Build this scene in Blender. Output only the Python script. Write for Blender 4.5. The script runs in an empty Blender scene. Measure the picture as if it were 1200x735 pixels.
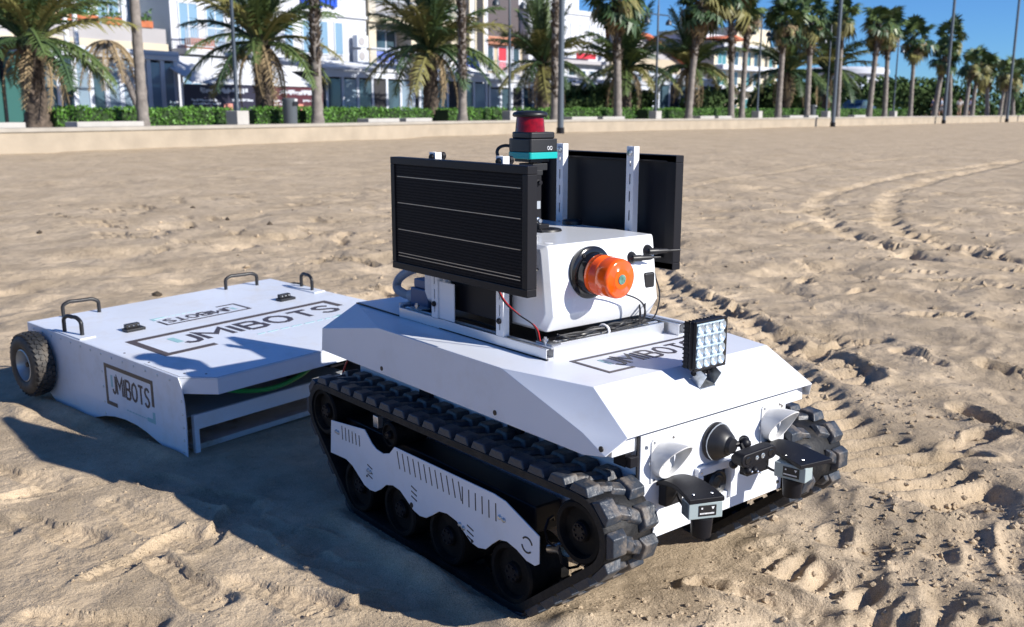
import bpy, bmesh, math, random
import numpy as np
from mathutils import Vector, Matrix

SC = bpy.context.scene
COL = SC.collection
PI = math.pi
# ------------------------------------------------------------------ camera
yaw, pitch, roll = 2.4566, 0.2069, 0.0019
fw = Vector((math.cos(yaw)*math.cos(pitch), math.sin(yaw)*math.cos(pitch), -math.sin(pitch)))
rt = Vector((math.sin(yaw), -math.cos(yaw), 0)); up = rt.cross(fw)
r2 = rt*math.cos(roll)+up*math.sin(roll); u2 = -rt*math.sin(roll)+up*math.cos(roll)
cam_d = bpy.data.cameras.new('camera'); cam = bpy.data.objects.new('camera', cam_d); COL.objects.link(cam)
M3 = Matrix((r2, u2, -fw)).transposed()
cam.matrix_world = Matrix.Translation((2.0519, -1.4751, 0.9904)) @ M3.to_4x4()
cam_d.sensor_width = 36; cam_d.lens = 34.108
cam_d.clip_start = .05; cam_d.clip_end = 3000
cam_d.dof.use_dof = True; cam_d.dof.focus_distance = 1.95; cam_d.dof.aperture_fstop = 7.5
SC.camera = cam
# ------------------------------------------------------------------ light
SUN = Vector((1.65, .69, 1)).normalized()
elev = math.asin(SUN.z); az = math.atan2(SUN.y, SUN.x)
w = bpy.data.worlds.new('World'); SC.world = w; w.use_nodes = True
nt = w.node_tree; bg = nt.nodes['Background']
sky = nt.nodes.new('ShaderNodeTexSky'); sky.sky_type = 'NISHITA'; sky.sun_disc = False
sky.sun_elevation = elev; sky.sun_rotation = PI/2-az
sky.air_density = .8; sky.dust_density = 0.0; sky.ozone_density = 1.6; sky.altitude = 0
hs = nt.nodes.new('ShaderNodeMix'); hs.data_type = 'RGBA'; hs.blend_type = 'MULTIPLY'; hs.inputs[0].default_value = 1; hs.inputs[7].default_value = (.50,.93,1.56,1)
nt.links.new(sky.outputs[0], hs.inputs[6]); nt.links.new(hs.outputs[2], bg.inputs[0]); bg.inputs[1].default_value = .058
sl = bpy.data.lights.new('sun', 'SUN'); sl.energy = 5.0; sl.angle = math.radians(.53); sl.color = (1, .95, .875)
so = bpy.data.objects.new('sun', sl); COL.objects.link(so)
so.rotation_euler = (-SUN).to_track_quat('-Z', 'Y').to_euler()
SC.view_settings.view_transform = 'Standard'; SC.view_settings.look = 'None'
SC.view_settings.exposure = 0.56; SC.view_settings.gamma = 1

# ------------------------------------------------------------------ materials
MATS = {}
def mat(name, col, rough=.5, metal=0., var=0., vscale=8., bump=0., bscale=60., spec=.5, coat=0., dust=0., dscale=9., emis=None, alpha=None, trans=0., dustcol=(.36,.28,.2), stain=0.):
    if name in MATS: return MATS[name]
    m = bpy.data.materials.new(name); m.use_nodes = True; MATS[name] = m
    t = m.node_tree; b = t.nodes['Principled BSDF']; N = t.nodes.new; L = t.links.new
    b.inputs['Base Color'].default_value = (*col, 1); b.inputs['Roughness'].default_value = rough
    b.inputs['Metallic'].default_value = metal; b.inputs['Specular IOR Level'].default_value = spec
    b.inputs['Coat Weight'].default_value = coat; b.inputs['Coat Roughness'].default_value = .08
    if trans: b.inputs['Transmission Weight'].default_value = trans
    if emis: b.inputs['Emission Color'].default_value = (*emis[:3], 1); b.inputs['Emission Strength'].default_value = emis[3]
    tc = N('ShaderNodeTexCoord'); out = None
    if var:
        n = N('ShaderNodeTexNoise'); n.inputs['Scale'].default_value = vscale; n.inputs['Detail'].default_value = 5
        L(tc.outputs['Object'], n.inputs['Vector'])
        r = N('ShaderNodeMapRange'); r.inputs[1].default_value = .3; r.inputs[2].default_value = .7
        r.inputs[3].default_value = 1-var; r.inputs[4].default_value = 1+var; L(n.outputs[0], r.inputs[0])
        mx = N('ShaderNodeMix'); mx.data_type = 'RGBA'; mx.blend_type = 'MULTIPLY'; mx.inputs[0].default_value = 1
        mx.inputs[6].default_value = (*col, 1); L(r.outputs[0], mx.inputs[7]); out = mx.outputs[2]
    if dust:
        n = N('ShaderNodeTexNoise'); n.inputs['Scale'].default_value = dscale; n.inputs['Detail'].default_value = 8; n.inputs['Roughness'].default_value = .68
        L(tc.outputs['Object'], n.inputs['Vector'])
        r = N('ShaderNodeMapRange'); r.inputs[1].default_value = .5; r.inputs[2].default_value = .68; r.inputs[3].default_value = 0; r.inputs[4].default_value = dust; L(n.outputs[0], r.inputs[0])
        mx = N('ShaderNodeMix'); mx.data_type = 'RGBA'; L(r.outputs[0], mx.inputs[0])
        if out: L(out, mx.inputs[6])
        else: mx.inputs[6].default_value = (*col, 1)
        mx.inputs[7].default_value = (*dustcol, 1); out = mx.outputs[2]
        rr = N('ShaderNodeMapRange'); rr.inputs[1].default_value = 0; rr.inputs[2].default_value = 1; rr.inputs[3].default_value = rough; rr.inputs[4].default_value = .9
        L(r.outputs[0], rr.inputs[0]); L(rr.outputs[0], b.inputs['Roughness'])
    if out: L(out, b.inputs['Base Color'])
    if bump:
        n = N('ShaderNodeTexNoise'); n.inputs['Scale'].default_value = bscale; n.inputs['Detail'].default_value = 4
        L(tc.outputs['Object'], n.inputs['Vector'])
        bn = N('ShaderNodeBump'); bn.inputs['Strength'].default_value = bump; bn.inputs['Distance'].default_value = .3/bscale
        L(n.outputs[0], bn.inputs['Height']); L(bn.outputs[0], b.inputs['Normal'])
    return m

WHITE = mat('white_powder_coat', (.69,.72,.78), .42, bump=.14, bscale=420, coat=.12, dust=.22, dscale=6.5, dustcol=(.55,.50,.43), var=.05, vscale=2.2)
WHITE2 = mat('white_sheet_paint', (.67,.71,.78), .38, coat=.15, dust=.30, dscale=8, dustcol=(.52,.46,.38), var=.06, vscale=2.5, bump=.04, bscale=30)
WHITEP = mat('white_plastic', (.66,.66,.66), .3, coat=.2)
TOWER = mat('white_gloss_box', (.75,.77,.80), .22, coat=.25, dust=.14, dscale=9, dustcol=(.55,.5,.43), var=.03, vscale=4)
BLACK = mat('black_plastic', (.012,.012,.014), .42, bump=.05, bscale=300)
BLACKM = mat('black_metal', (.008,.008,.011), .45, spec=.25)
BLACKG = mat('black_gloss', (.01,.01,.012), .15)
PANELB = mat('black_backsheet', (.006,.007,.012), .4, spec=.25)
ALU = mat('brushed_aluminium', (.72,.73,.75), .34, metal=.85, bump=.04, bscale=200)
ALUW = mat('white_slotted_steel', (.78,.79,.81), .4)
STEEL = mat('steel', (.6,.61,.63), .25, metal=1)
RUBBER = mat('track_rubber', (.030,.038,.052), .44, dust=.38, dscale=24, bump=.6, bscale=70, spec=.5)
RUBBERB = mat('track_belt_rubber', (.006,.0065,.008), .6, dust=.06, dscale=24, bump=.5, bscale=70, spec=.35)
RUBBER2 = mat('wheel_rubber', (.0045,.0045,.005), .65, dust=.05, dscale=14, spec=.15)
TYRE = mat('tyre_rubber', (.014,.015,.017), .6, dust=.22, dscale=12, bump=.2, bscale=90)
ORANGE = mat('orange_lens', (.90,.105,.006), .14, coat=.5, trans=.0, emis=(1,.12,.0,.12))
MATS['orange_lens'].node_tree.nodes['Principled BSDF'].inputs['Emission Strength'].default_value = 0
RED = mat('red_window', (.20,.001,.004), .12, coat=.0, spec=.35, var=.45, vscale=70)
TEAL = mat('teal_band', (.005,.36,.34), .35)
INK = mat('dark_logo_vinyl', (.055,.045,.05), .45)
INKB = mat('brown_logo_vinyl', (.085,.065,.055), .45)
CYAN = mat('teal_logo_vinyl', (.30,.52,.54), .45)
INKL = mat('silver_logo_vinyl', (.36,.37,.40), .25, metal=.3)
GREYB = mat('grey_sensor_box', (.30,.36,.37), .4)
GREYD = mat('dark_sensor_box', (.10,.13,.14), .45)
HOSEG = mat('grey_conduit', (.30,.33,.37), .5)
BLUEBOX = mat('slate_connector', (.06,.10,.2), .45)
GREENH = mat('green_hose', (.02,.28,.06), .4)
REDW = mat('red_wire', (.4,.02,.02), .4)
LEDM = mat('led_reflector', (.66,.78,.90), .18, metal=.55)
LEDP = mat('led_board', (.58,.72,.82), .35)
LEDC = mat('led_chip', (.85,.88,.8), .3)
CELL = mat('solar_cell', (.008,.008,.010), .3, coat=.12)
GLASSG = mat('green_medallion', (.10,.22,.18), .2, var=.5, vscale=120)
FIN = mat('galvanised_zinc', (.5,.53,.55), .3, metal=.9, var=.3, vscale=90)

# ------------------------------------------------------------------ mesh helpers
class MB:
    def __init__(s): s.v = []; s.f = []; s.mi = []; s.cur = 0
    def add(s, vs, fs):
        o = len(s.v); s.v += [tuple(x) for x in vs]
        for f in fs: s.f.append([o+i for i in f]); s.mi.append(s.cur)
        return s
    def box(s, a, b, M=None):
        x0,y0,z0 = a; x1,y1,z1 = b
        vs = [Vector(p) for p in ((x0,y0,z0),(x1,y0,z0),(x1,y1,z0),(x0,y1,z0),(x0,y0,z1),(x1,y0,z1),(x1,y1,z1),(x0,y1,z1))]
        if M is not None: vs = [M @ p for p in vs]
        return s.add(vs, [(0,3,2,1),(4,5,6,7),(0,1,5,4),(1,2,6,5),(2,3,7,6),(3,0,4,7)])
    def cbox(s, c, d, M=None):
        return s.box([c[i]-d[i]/2 for i in range(3)], [c[i]+d[i]/2 for i in range(3)], M)
    def prism(s, poly, ax, lo, hi):
        n = len(poly)
        def P(p, h):
            if ax == 0: return (h, p[0], p[1])
            if ax == 1: return (p[0], h, p[1])
            return (p[0], p[1], h)
        area = sum(poly[i][0]*poly[(i+1)%n][1]-poly[(i+1)%n][0]*poly[i][1] for i in range(n))
        vs = [P(p, lo) for p in poly]+[P(p, hi) for p in poly]
        fs = [list(range(n))[::-1], list(range(n, 2*n))]+[(i,(i+1)%n,n+(i+1)%n,n+i) for i in range(n)]
        flip = (area < 0) != (ax == 1)
        if flip: fs = [list(f)[::-1] for f in fs]
        return s.add(vs, fs)
    def lathe(s, prof, p, d, n=24, caps=True):
        p = Vector(p); d = Vector(d).normalized()
        a = d.orthogonal().normalized(); b = d.cross(a); vs = []; fs = []
        for r, h in prof:
            for i in range(n):
                t = 2*PI*i/n; vs.append(p+d*h+(a*math.cos(t)+b*math.sin(t))*r)
        k = len(prof)
        for j in range(k-1):
            for i in range(n): fs.append((j*n+i, j*n+(i+1)%n, (j+1)*n+(i+1)%n, (j+1)*n+i))
        if caps: fs.append(list(range(n))[::-1]); fs.append([(k-1)*n+i for i in range(n)])
        return s.add(vs, fs)
    def cyl(s, p0, p1, r, r1=None, n=16):
        p0 = Vector(p0); p1 = Vector(p1); l = (p1-p0).length
        return s.lathe([(r,0),(r if r1 is None else r1,l)], p0, p1-p0, n)
    def tube(s, pts, r, n=8, closed=False):
        pts = [Vector(p) for p in pts]; k = len(pts); vs = []; fs = []
        nrm = None
        for i in range(k):
            if closed: t = (pts[(i+1)%k]-pts[i-1])
            else: t = pts[min(i+1,k-1)]-pts[max(i-1,0)]
            t.normalize()
            if nrm is None: nrm = t.orthogonal().normalized()
            nrm = (nrm-t*nrm.dot(t)).normalized(); b = t.cross(nrm)
            rr = r[i] if isinstance(r, (list,tuple)) else r
            for j in range(n):
                a = 2*PI*j/n; vs.append(pts[i]+(nrm*math.cos(a)+b*math.sin(a))*rr)
        m = k if closed else k-1
        for i in range(m):
            for j in range(n): fs.append((i*n+j, i*n+(j+1)%n, ((i+1)%k)*n+(j+1)%n, ((i+1)%k)*n+j))
        if not closed: fs.append(list(range(n))[::-1]); fs.append([(k-1)*n+j for j in range(n)])
        return s.add(vs, fs)
    def ball(s, c, r, n=12, sq=(1,1,1)):
        pr = []; m = n//2
        vs = []; fs = []; c = Vector(c)
        for j in range(m+1):
            th = PI*j/m
            for i in range(n):
                ph = 2*PI*i/n
                vs.append(c+Vector((math.sin(th)*math.cos(ph)*r*sq[0], math.sin(th)*math.sin(ph)*r*sq[1], math.cos(th)*r*sq[2])))
        for j in range(m):
            for i in range(n): fs.append((j*n+i, (j+1)*n+i, (j+1)*n+(i+1)%n, j*n+(i+1)%n))
        return s.add(vs, fs)
    def ribbon(s, pts, w, O, X, Y, T, h, closed=False):
        """flat mitred stroke (2-D pts) laid on plane O,X,Y and given thickness h along T"""
        P = [Vector((p[0], p[1])) for p in pts]; k = len(P); L = []; R = []
        for i in range(k):
            if closed: a = P[i]-P[i-1]; b = P[(i+1)%k]-P[i]
            else:
                a = P[i]-P[i-1] if i else P[1]-P[0]; b = P[i+1]-P[i] if i < k-1 else P[i]-P[i-1]
            a = a.normalized(); b = b.normalized(); na = Vector((-a.y,a.x)); nb = Vector((-b.y,b.x)); m = (na+nb)
            if m.length < 1e-4: m = na
            m.normalize(); d = w/2/max(.45, m.dot(na)); L.append(P[i]+m*d); R.append(P[i]-m*d)
        to = lambda q, z: O+X*q.x+Y*q.y+T*z
        vs = [to(q,h) for q in L]+[to(q,h) for q in R]+[to(q,0) for q in L]+[to(q,0) for q in R]; fs = []
        for i in range(k if closed else k-1):
            j = (i+1)%k
            fs += [(i,k+i,k+j,j), (2*k+i,i,j,2*k+j), (k+i,3*k+i,3*k+j,k+j)]
        return s.add(vs, fs)
    def build(s, name, m, parent=None, smooth=35, bevel=0, seg=2, solid=0, tag=None):
        me = bpy.data.meshes.new(name); me.from_pydata(s.v, [], s.f)
        ms = m if isinstance(m, (list,tuple)) else [m]
        for x in ms: me.materials.append(x)
        if len(ms) > 1: me.polygons.foreach_set('material_index', s.mi)
        if smooth:
            me.polygons.foreach_set('use_smooth', [True]*len(me.polygons))
            me.set_sharp_from_angle(angle=math.radians(smooth))
        me.update()
        o = bpy.data.objects.new(name, me); COL.objects.link(o)
        if parent: o.parent = parent
        if solid:
            md = o.modifiers.new('solid','SOLIDIFY'); md.thickness = solid; md.offset = -1
        if bevel:
            md = o.modifiers.new('bevel','BEVEL'); md.width = bevel; md.segments = seg; md.limit_method = 'ANGLE'; md.angle_limit = math.radians(28); md.harden_normals = True
        if tag: set_tag(o, *tag)
        return o
def set_tag(o, label, cat, group=None):
    o['label'] = label; o['category'] = cat
    if group: o['group'] = group
    return o
def thing(name, label, cat, loc=(0,0,0), rz=0, group=None):
    o = bpy.data.objects.new(name, None); COL.objects.link(o); o.location = loc; o.rotation_euler = (0,0,rz); o.empty_display_size = .1
    return set_tag(o, label, cat, group)
def copy_tree(o, parent=None):
    c = o.copy(); COL.objects.link(c)
    if parent: c.parent = parent
    for ch in list(o.children): copy_tree(ch, c)
    return c
def inst(o, parent, name=None, M=None):
    c = o.copy(); COL.objects.link(c); c.parent = parent
    if M is not None: c.matrix_local = M
    return c
def bez(pts, n=8):
    P = [Vector(p) for p in pts]; P = [2*P[0]-P[1]]+P+[2*P[-1]-P[-2]]; o = []
    for i in range(1, len(P)-2):
        a,b,c,d = P[i-1:i+3]
        for k in range(n):
            t = k/n; o.append(b*(2*t**3-3*t*t+1)+(c-a)/2*(t**3-2*t*t+t)+c*(3*t*t-2*t**3)+(d-b)/2*(t**3-t*t))
    return o+[P[-2]]

# ------------------------------------------------------------------ numpy noise
def hsh(i, j, k):
    n = (i.astype(np.int64)*374761393+j.astype(np.int64)*668265263+k*1274126177) & 0x7fffffff
    n = ((n ^ (n >> 13))*1274126177) & 0x7fffffff
    return ((n ^ (n >> 16)) & 0xffff)/65535.0
def vnoise(x, y, k=0):
    i = np.floor(x); j = np.floor(y); u = x-i; v = y-j
    u = u*u*u*(u*(u*6-15)+10); v = v*v*v*(v*(v*6-15)+10)
    a = hsh(i,j,k); b = hsh(i+1,j,k); c = hsh(i,j+1,k); d = hsh(i+1,j+1,k)
    return (a*(1-u)+b*u)*(1-v)+(c*(1-u)+d*u)*v-.5
def fbm(x, y, o=4, k=0, g=.5):
    r = 0; a = 1; s = 0
    for i in range(o):
        ca, sa = math.cos(i*1.1), math.sin(i*1.1)
        r = r+a*vnoise(x*ca-y*sa+i*17.3, x*sa+y*ca-i*9.1, k+i); s += a; a *= g; x = x*2.03; y = y*2.03
    return r/s*1.6
# ------------------------------------------------------------------ the sand
def axis(lo, hi, d, glo, ghi, limlo, limhi):
    mid = list(np.arange(lo, hi, d))
    def grow(r, lim):
        o = []; x = 0; s = d
        while x < lim: s = min(s*(1+r) if r > .02 else d+r*x, 60); x += s; o.append(x)
        return o
    return np.array([lo-q for q in grow(glo, limlo)][::-1]+mid+[hi+q for q in grow(ghi, limhi)])
gx = axis(-1.75, 1.75, .0072, .0125, .2, 400, 500)
gy = axis(-1.3, 1.35, .0072, .2, .0125, 400, 600)
X, Y = np.meshgrid(gx, gy)
def seg_dist(px, py, pts):
    best = np.full(px.shape, 1e9); sgn = np.zeros(px.shape); al = np.zeros(px.shape); acc = 0
    for (x0,y0),(x1,y1) in zip(pts[:-1], pts[1:]):
        dx, dy = x1-x0, y1-y0; l = math.hypot(dx,dy); t = np.clip(((px-x0)*dx+(py-y0)*dy)/l/l, 0, 1)
        ex = px-x0-t*dx; ey = py-y0-t*dy; d = np.hypot(ex,ey); m = d < best
        best = np.where(m, d, best); sgn = np.where(m, np.sign(dx*ey-dy*ex), sgn); al = np.where(m, acc+t*l, al); acc += l
    return best*sgn, al
D = np.hypot(X-1, Y+.3)
fade = lambda wl: np.clip(1.6-D*.0125/(wl*.30), 0, 1)          # drop detail the grid is too coarse to carry
calm = 1-.74*np.clip((-.42-Y)/.2, 0, 1)*np.clip((.9-X)/.3, 0, 1)
wx = X+.25*fbm(X*.9, Y*.9, 3, 40); wy = Y+.25*fbm(X*.9+7, Y*.9, 3, 50)
H = .045*fbm(wx*.35, wy*.35, 3, 1)
H += .05*fbm(wx*1.1, wy*1.1, 3, 4)*fade(.9)*np.clip((D-.8)/3, .25, 1)
mid = vnoise(wx*3.4, wy*3.4, 9); dip = -np.clip(mid*-1-.12, 0, .5)
H += .13*dip*fade(.3)*np.clip((D-.9)/2.5, .12, 1)
H += .040*fbm(wx*4.6, wy*4.6, 3, 12)*fade(.2)*np.clip((D-.5)/2.5, .30, 1)
H += .0045*fbm(X*17, Y*17, 3, 20)*fade(.06)
H -= .008*calm*calm*np.abs(vnoise(wx*6.3+.3*fbm(X*5,Y*5,2,81), wy*6.3, 83))*fade(.12)*2
H += .0030*calm*fbm(X*34, Y*34, 2, 87)*fade(.03)
gr = np.clip(fbm(X*2.1+3, Y*2.1, 2, 77)*2.2+.1, 0, 1)
H += gr*.0042*np.clip(vnoise(X*75, Y*75, 31)+.15, 0, 1)*fade(.014)*2
H += gr*.003*np.clip(vnoise(X*45, Y*45, 35), 0, 1)*fade(.03)*2
rs = random.Random(5)
H = H*calm
# churned lumps ahead of the tracks
ch = np.exp(-((X-1.22)/.42)**2-((Y-.42)/.34)**2)+.8*np.exp(-((X-.95)/.25)**2-((Y-.75)/.3)**2)+.35*np.exp(-((X-1.0)/.2)**2-((Y+.15)/.16)**2)
u1 = X*math.cos(.5)+Y*math.sin(.5); u2_ = -X*math.sin(.5)+Y*math.cos(.5)
rid = 1-np.abs(vnoise(u1*13, u2_*8, 60))*3.2
H += np.clip(ch, 0, 1)*(.017*rid*fade(.08)+.013*fbm(X*16, Y*16, 3, 63)*fade(.08))
# ruts: centre line, half width, depth, berm, tread pitch
def rut(pts, hw, depth, berm, pitch, key, tr=.5, one=0):
    global H
    b = [(p.x, p.y) for p in bez([(a[0],a[1],0) for a in pts], 6)]
    lo = np.array(b).min(0)-3*hw-.6; hi = np.array(b).max(0)+3*hw+.6
    ix = np.where((gx > lo[0]) & (gx < hi[0]))[0]; iy = np.where((gy > lo[1]) & (gy < hi[1]))[0]
    sl_ = np.s_[iy[0]:iy[-1]+1, ix[0]:ix[-1]+1]
    d, al = seg_dist(X[sl_]+.05*fbm(X[sl_]*3, Y[sl_]*3, 2, key), Y[sl_]+.07*fbm(X[sl_]*3, Y[sl_]*3, 3, key+3), b)
    q = np.abs(d)/hw; ins = np.clip((1.15-q)/.3, 0, 1)
    tm = 1-tr+tr*(np.sin(al/pitch*2*PI+d/hw*1.2)*.5+.5)+.25*fbm(al/pitch*.9, d/hw*2, 2, key+7)
    h = -depth*ins*tm
    bm = np.exp(-((q-1.45)/.32)**2)
    if one: bm = np.where(d*one > 0, bm, bm*.15)
    h += berm*bm*(.75+.8*fbm(al/pitch*.45, d/hw, 2, key+9)); h *= np.clip(.95+.8*fbm(al*.9, d*.5, 2, key+11), .4, 1.35) if hw > .14 else 1
    H[sl_] += h
rut([(-3.2,3.7),(-1.83,2.86),(-.9,2.36),(-.21,1.97),(.12,1.80)], .085, .038, .026, .10, 100, .6, 1)
rut([(-1.9,2.45),(-1.0,2.05),(-.2,1.6),(.35,1.25),(.9,.98)], .16, .034, .014, .085, 120, .95)
rut([(1.0,4.7),(-.9,5.5),(-1.9,5.95),(-2.7,6.9),(-3.5,8.3),(-4.6,10.6),(-5.6,14),(-6.8,19)], .10, .075, .006, .30, 140, .9)
rut([(-1.2,4.9),(-2.6,6.0),(-3.75,7.3),(-5.0,9.7),(-5.85,12.6),(-6.5,16),(-7,20)], .09, .07, .006, .30, 160, .9)
rut([(-5.6,6.5),(-6.4,8.4),(-7.6,11.8),(-8.6,16),(-9,20)], .08, .045, .006, .3, 180, .9)
rut([(.85,.03),(.98,.08),(1.25,.2),(1.6,.36)], .035, .012, .016, .03, 200, .3)
rut([(.86,.285),(1.15,.285),(1.6,.3)], .07, .018, .01, .055, 210, .9)
# footprints
def foot(x, y, a, L=.285, dep=.014, sole=1):
    global H
    r = .3
    ix = np.where(np.abs(gx-x) < r)[0]; iy = np.where(np.abs(gy-y) < r)[0]
    if len(ix) < 3 or len(iy) < 3: return
    sl_ = np.s_[iy[0]:iy[-1]+1, ix[0]:ix[-1]+1]
    u = (X[sl_]-x)*math.cos(a)+(Y[sl_]-y)*math.sin(a); v = -(X[sl_]-x)*math.sin(a)+(Y[sl_]-y)*math.cos(a)
    u = u/(L/2); wd = (.040+.012*u-.016*np.exp(-((u+.15)/.3)**2))
    q = np.sqrt(np.clip(u,-2,2)**4+(v/wd)**4)**.5+.07*fbm(X[sl_]*14, Y[sl_]*14, 2, 300)
    ins = np.clip((1.15-q)/.3, 0, 1); ins = ins*ins*(3-2*ins)
    old = H[sl_]; base = old[len(iy)//2, len(ix)//2]
    flat = old*.3+base*.7
    h = old*(1-ins)+ins*(flat-dep*(1+.35*u))
    if sole: h += ins*.0013*np.sign(np.sin(u*L/2/.016*2*PI*.5+.6*np.sign(v)))
    h += dep*.5*np.exp(-((q-1.26)/.15)**2)*(.6+.8*fbm(X[sl_]*9, Y[sl_]*9, 2, 305)) - dep*.5*np.exp(-((q-1.0)/.07)**2)*(v*1.0+u*.02 > -.01)
    H[sl_] = h
for f in [(-.34,-.95,.35),(.12,-.80,.1),(.16,-1.01,.75),(-.06,-.82,1.9),(.30,-.67,.4),(-.62,-.86,1.5),(-.30,-.77,.2),(.42,-.83,.9),(-.78,-.92,.5),(-.33,-.58,.5),(.02,-.52,.2),(.28,-.50,.4),(-.10,-.62,2.2),(-.55,-.66,.3),(.45,-.55,1.2),(-.52,-1.07,.1)]:
    foot(*f, dep=rs.uniform(.010,.017))
for i in range(420):
    x = rs.uniform(-9, 1.4); y = rs.uniform(.9, 11)
    foot(x, y, rs.uniform(0, 6.3), .29, rs.uniform(.018,.04), 0)
# pressed flat where the robot and the trailer stand; sand pushed up against the trailer's skids
def flatten(x0, x1, y0, y1, z, e):
    global H
    k = np.clip(1-np.maximum(np.maximum(x0-X, X-x1), np.maximum(y0-Y, Y-y1))/e, 0, 1); k = k*k*(3-2*k); H = H*(1-k)+z*k
flatten(.0,.70,-.36,-.20,.002,.16); flatten(.0,.70,.20,.36,.002,.16)
flatten(-1.75,-.70,-.75,.5,-.004,.2)
H += .03*np.exp(-((X-.93)/.13)**2-((Y+.06)/.13)**2)+.02*np.exp(-((X-.83)/.1)**2-((Y+.28)/.1)**2)
nb_ = 1+.9*fbm(X*9, Y*9, 3, 400)
H += .026*np.exp(-((Y+.388)/.030)**2)*np.clip((X+.02)/.05,0,1)*np.clip((.76-X)/.06,0,1)*nb_
H += .030*np.exp(-((Y+.30)/.07)**2-((X-.80)/.05)**2)*nb_+.03*np.exp(-((Y-.30)/.08)**2-((X-.83)/.06)**2)*nb_
# sand heaped along the trailer's near skirt and wheel
for (xa,ya,xb,yb,hh) in ((-1.52,-.70,-.66,-.545,.016),(-1.50,-.80,-1.36,-.78,.020)):
    dd, aa_ = seg_dist(X, Y, [(xa,ya),(xb,yb)]); H += hh*np.exp(-(np.abs(dd)/.035)**2)*nb_
H -= .004
far = np.clip((D-60)/60, 0, 1); H = H*(1-far)-.05*far
ny, nx = X.shape
me = bpy.data.meshes.new('sand_beach')
co = np.stack([X, Y, H], -1).reshape(-1, 3).astype(np.float32)
a = (np.arange(ny-1)[:,None]*nx+np.arange(nx-1)[None,:]).ravel()
idx = np.stack([a, a+1, a+nx+1, a+nx], 1).astype(np.int32).ravel(); nf = len(a)
me.vertices.add(len(co)); me.vertices.foreach_set('co', co.ravel())
me.loops.add(nf*4); me.loops.foreach_set('vertex_index', idx)
me.polygons.add(nf); me.polygons.foreach_set('loop_start', np.arange(0, nf*4, 4, dtype=np.int32)); me.polygons.foreach_set('loop_total', np.full(nf, 4, np.int32))
me.polygons.foreach_set('use_smooth', np.ones(nf, bool)); me.update(calc_edges=True)
sand = bpy.data.objects.new('sand_beach', me); COL.objects.link(sand); sand['kind'] = 'structure'
m = bpy.data.materials.new('sand'); m.use_nodes = True; t = m.node_tree; N = t.nodes.new; L = t.links.new; b = t.nodes['Principled BSDF']
b.inputs['Roughness'].default_value = .95; b.inputs['Specular IOR Level'].default_value = .15
tc = N('ShaderNodeTexCoord')
def nz(scale, det, ro=.6):
    n = N('ShaderNodeTexNoise'); n.inputs['Scale'].default_value = scale; n.inputs['Detail'].default_value = det; n.inputs['Roughness'].default_value = ro; L(tc.outputs['Object'], n.inputs['Vector']); return n
n1 = nz(1.3, 6); n2 = nz(420, 2); n3 = nz(14, 5)
cr = N('ShaderNodeValToRGB'); cr.color_ramp.elements[0].position = .3; cr.color_ramp.elements[0].color = (.425,.330,.222,1); cr.color_ramp.elements[1].position = .72; cr.color_ramp.elements[1].color = (.550,.440,.312,1)
L(n1.outputs[0], cr.inputs[0])
def mult(a_, nn, lo, hi, f0=.3, f1=.7):
    r = N('ShaderNodeMapRange'); r.inputs[1].default_value = f0; r.inputs[2].default_value = f1; r.inputs[3].default_value = lo; r.inputs[4].default_value = hi; L(nn.outputs[0], r.inputs[0])
    x = N('ShaderNodeMix'); x.data_type = 'RGBA'; x.blend_type = 'MULTIPLY'; x.inputs[0].default_value = 1; L(a_, x.inputs[6]); L(r.outputs[0], x.inputs[7]); return x.outputs[2]
c_ = mult(cr.outputs[0], n2, .72, 1.25); c_ = mult(c_, n3, .86, 1.12); L(c_, b.inputs['Base Color'])
n4 = nz(150, 6, .7); n5 = nz(3.2, 8, .62)
b1 = N('ShaderNodeBump'); b1.inputs['Strength'].default_value = .9; b1.inputs['Distance'].default_value = .010
n6 = nz(2.4, 3); mk = N('ShaderNodeMapRange'); mk.inputs[1].default_value = .42; mk.inputs[2].default_value = .6; mk.inputs[3].default_value = .22; mk.inputs[4].default_value = 1.3; L(n6.outputs[0], mk.inputs[0])
mm = N('ShaderNodeMath'); mm.operation = 'MULTIPLY'; L(n4.outputs[0], mm.inputs[0]); L(mk.outputs[0], mm.inputs[1]); L(mm.outputs[0], b1.inputs['Height'])
b2 = N('ShaderNodeBump'); b2.inputs['Strength'].default_value = .6; b2.inputs['Distance'].default_value = .10; L(n5.outputs[0], b2.inputs['Height']); L(b1.outputs[0], b2.inputs['Normal'])
L(b2.outputs[0], b.inputs['Normal']); me.materials.append(m)

# loose clods and crumbs of sand on the churned ground
def ground_z(x, y):
    i = min(max(np.searchsorted(gx, x)-1, 0), nx-2); j = min(max(np.searchsorted(gy, y)-1, 0), ny-2)
    return float(H[j,i]+(H[j,i+1]-H[j,i])*(x-gx[i])/(gx[i+1]-gx[i])+(H[j+1,i]-H[j,i])*(y-gy[j])/(gy[j+1]-gy[j]))
cm = MB(); q = random.Random(21); ICO = [(0,0,1),(.9,0,.3),(.28,.85,.35),(-.72,.52,.3),(-.72,-.52,.38),(.28,-.85,.3),(.7,.5,-.5),(-.3,.8,-.5),(-.9,0,-.45),(-.28,-.82,-.5),(.7,-.5,-.5)]
ICF = [(0,1,2),(0,2,3),(0,3,4),(0,4,5),(0,5,1),(1,6,2),(2,7,3),(3,8,4),(4,9,5),(5,10,1),(2,6,7),(3,7,8),(4,8,9),(5,9,10),(1,10,6)]
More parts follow.
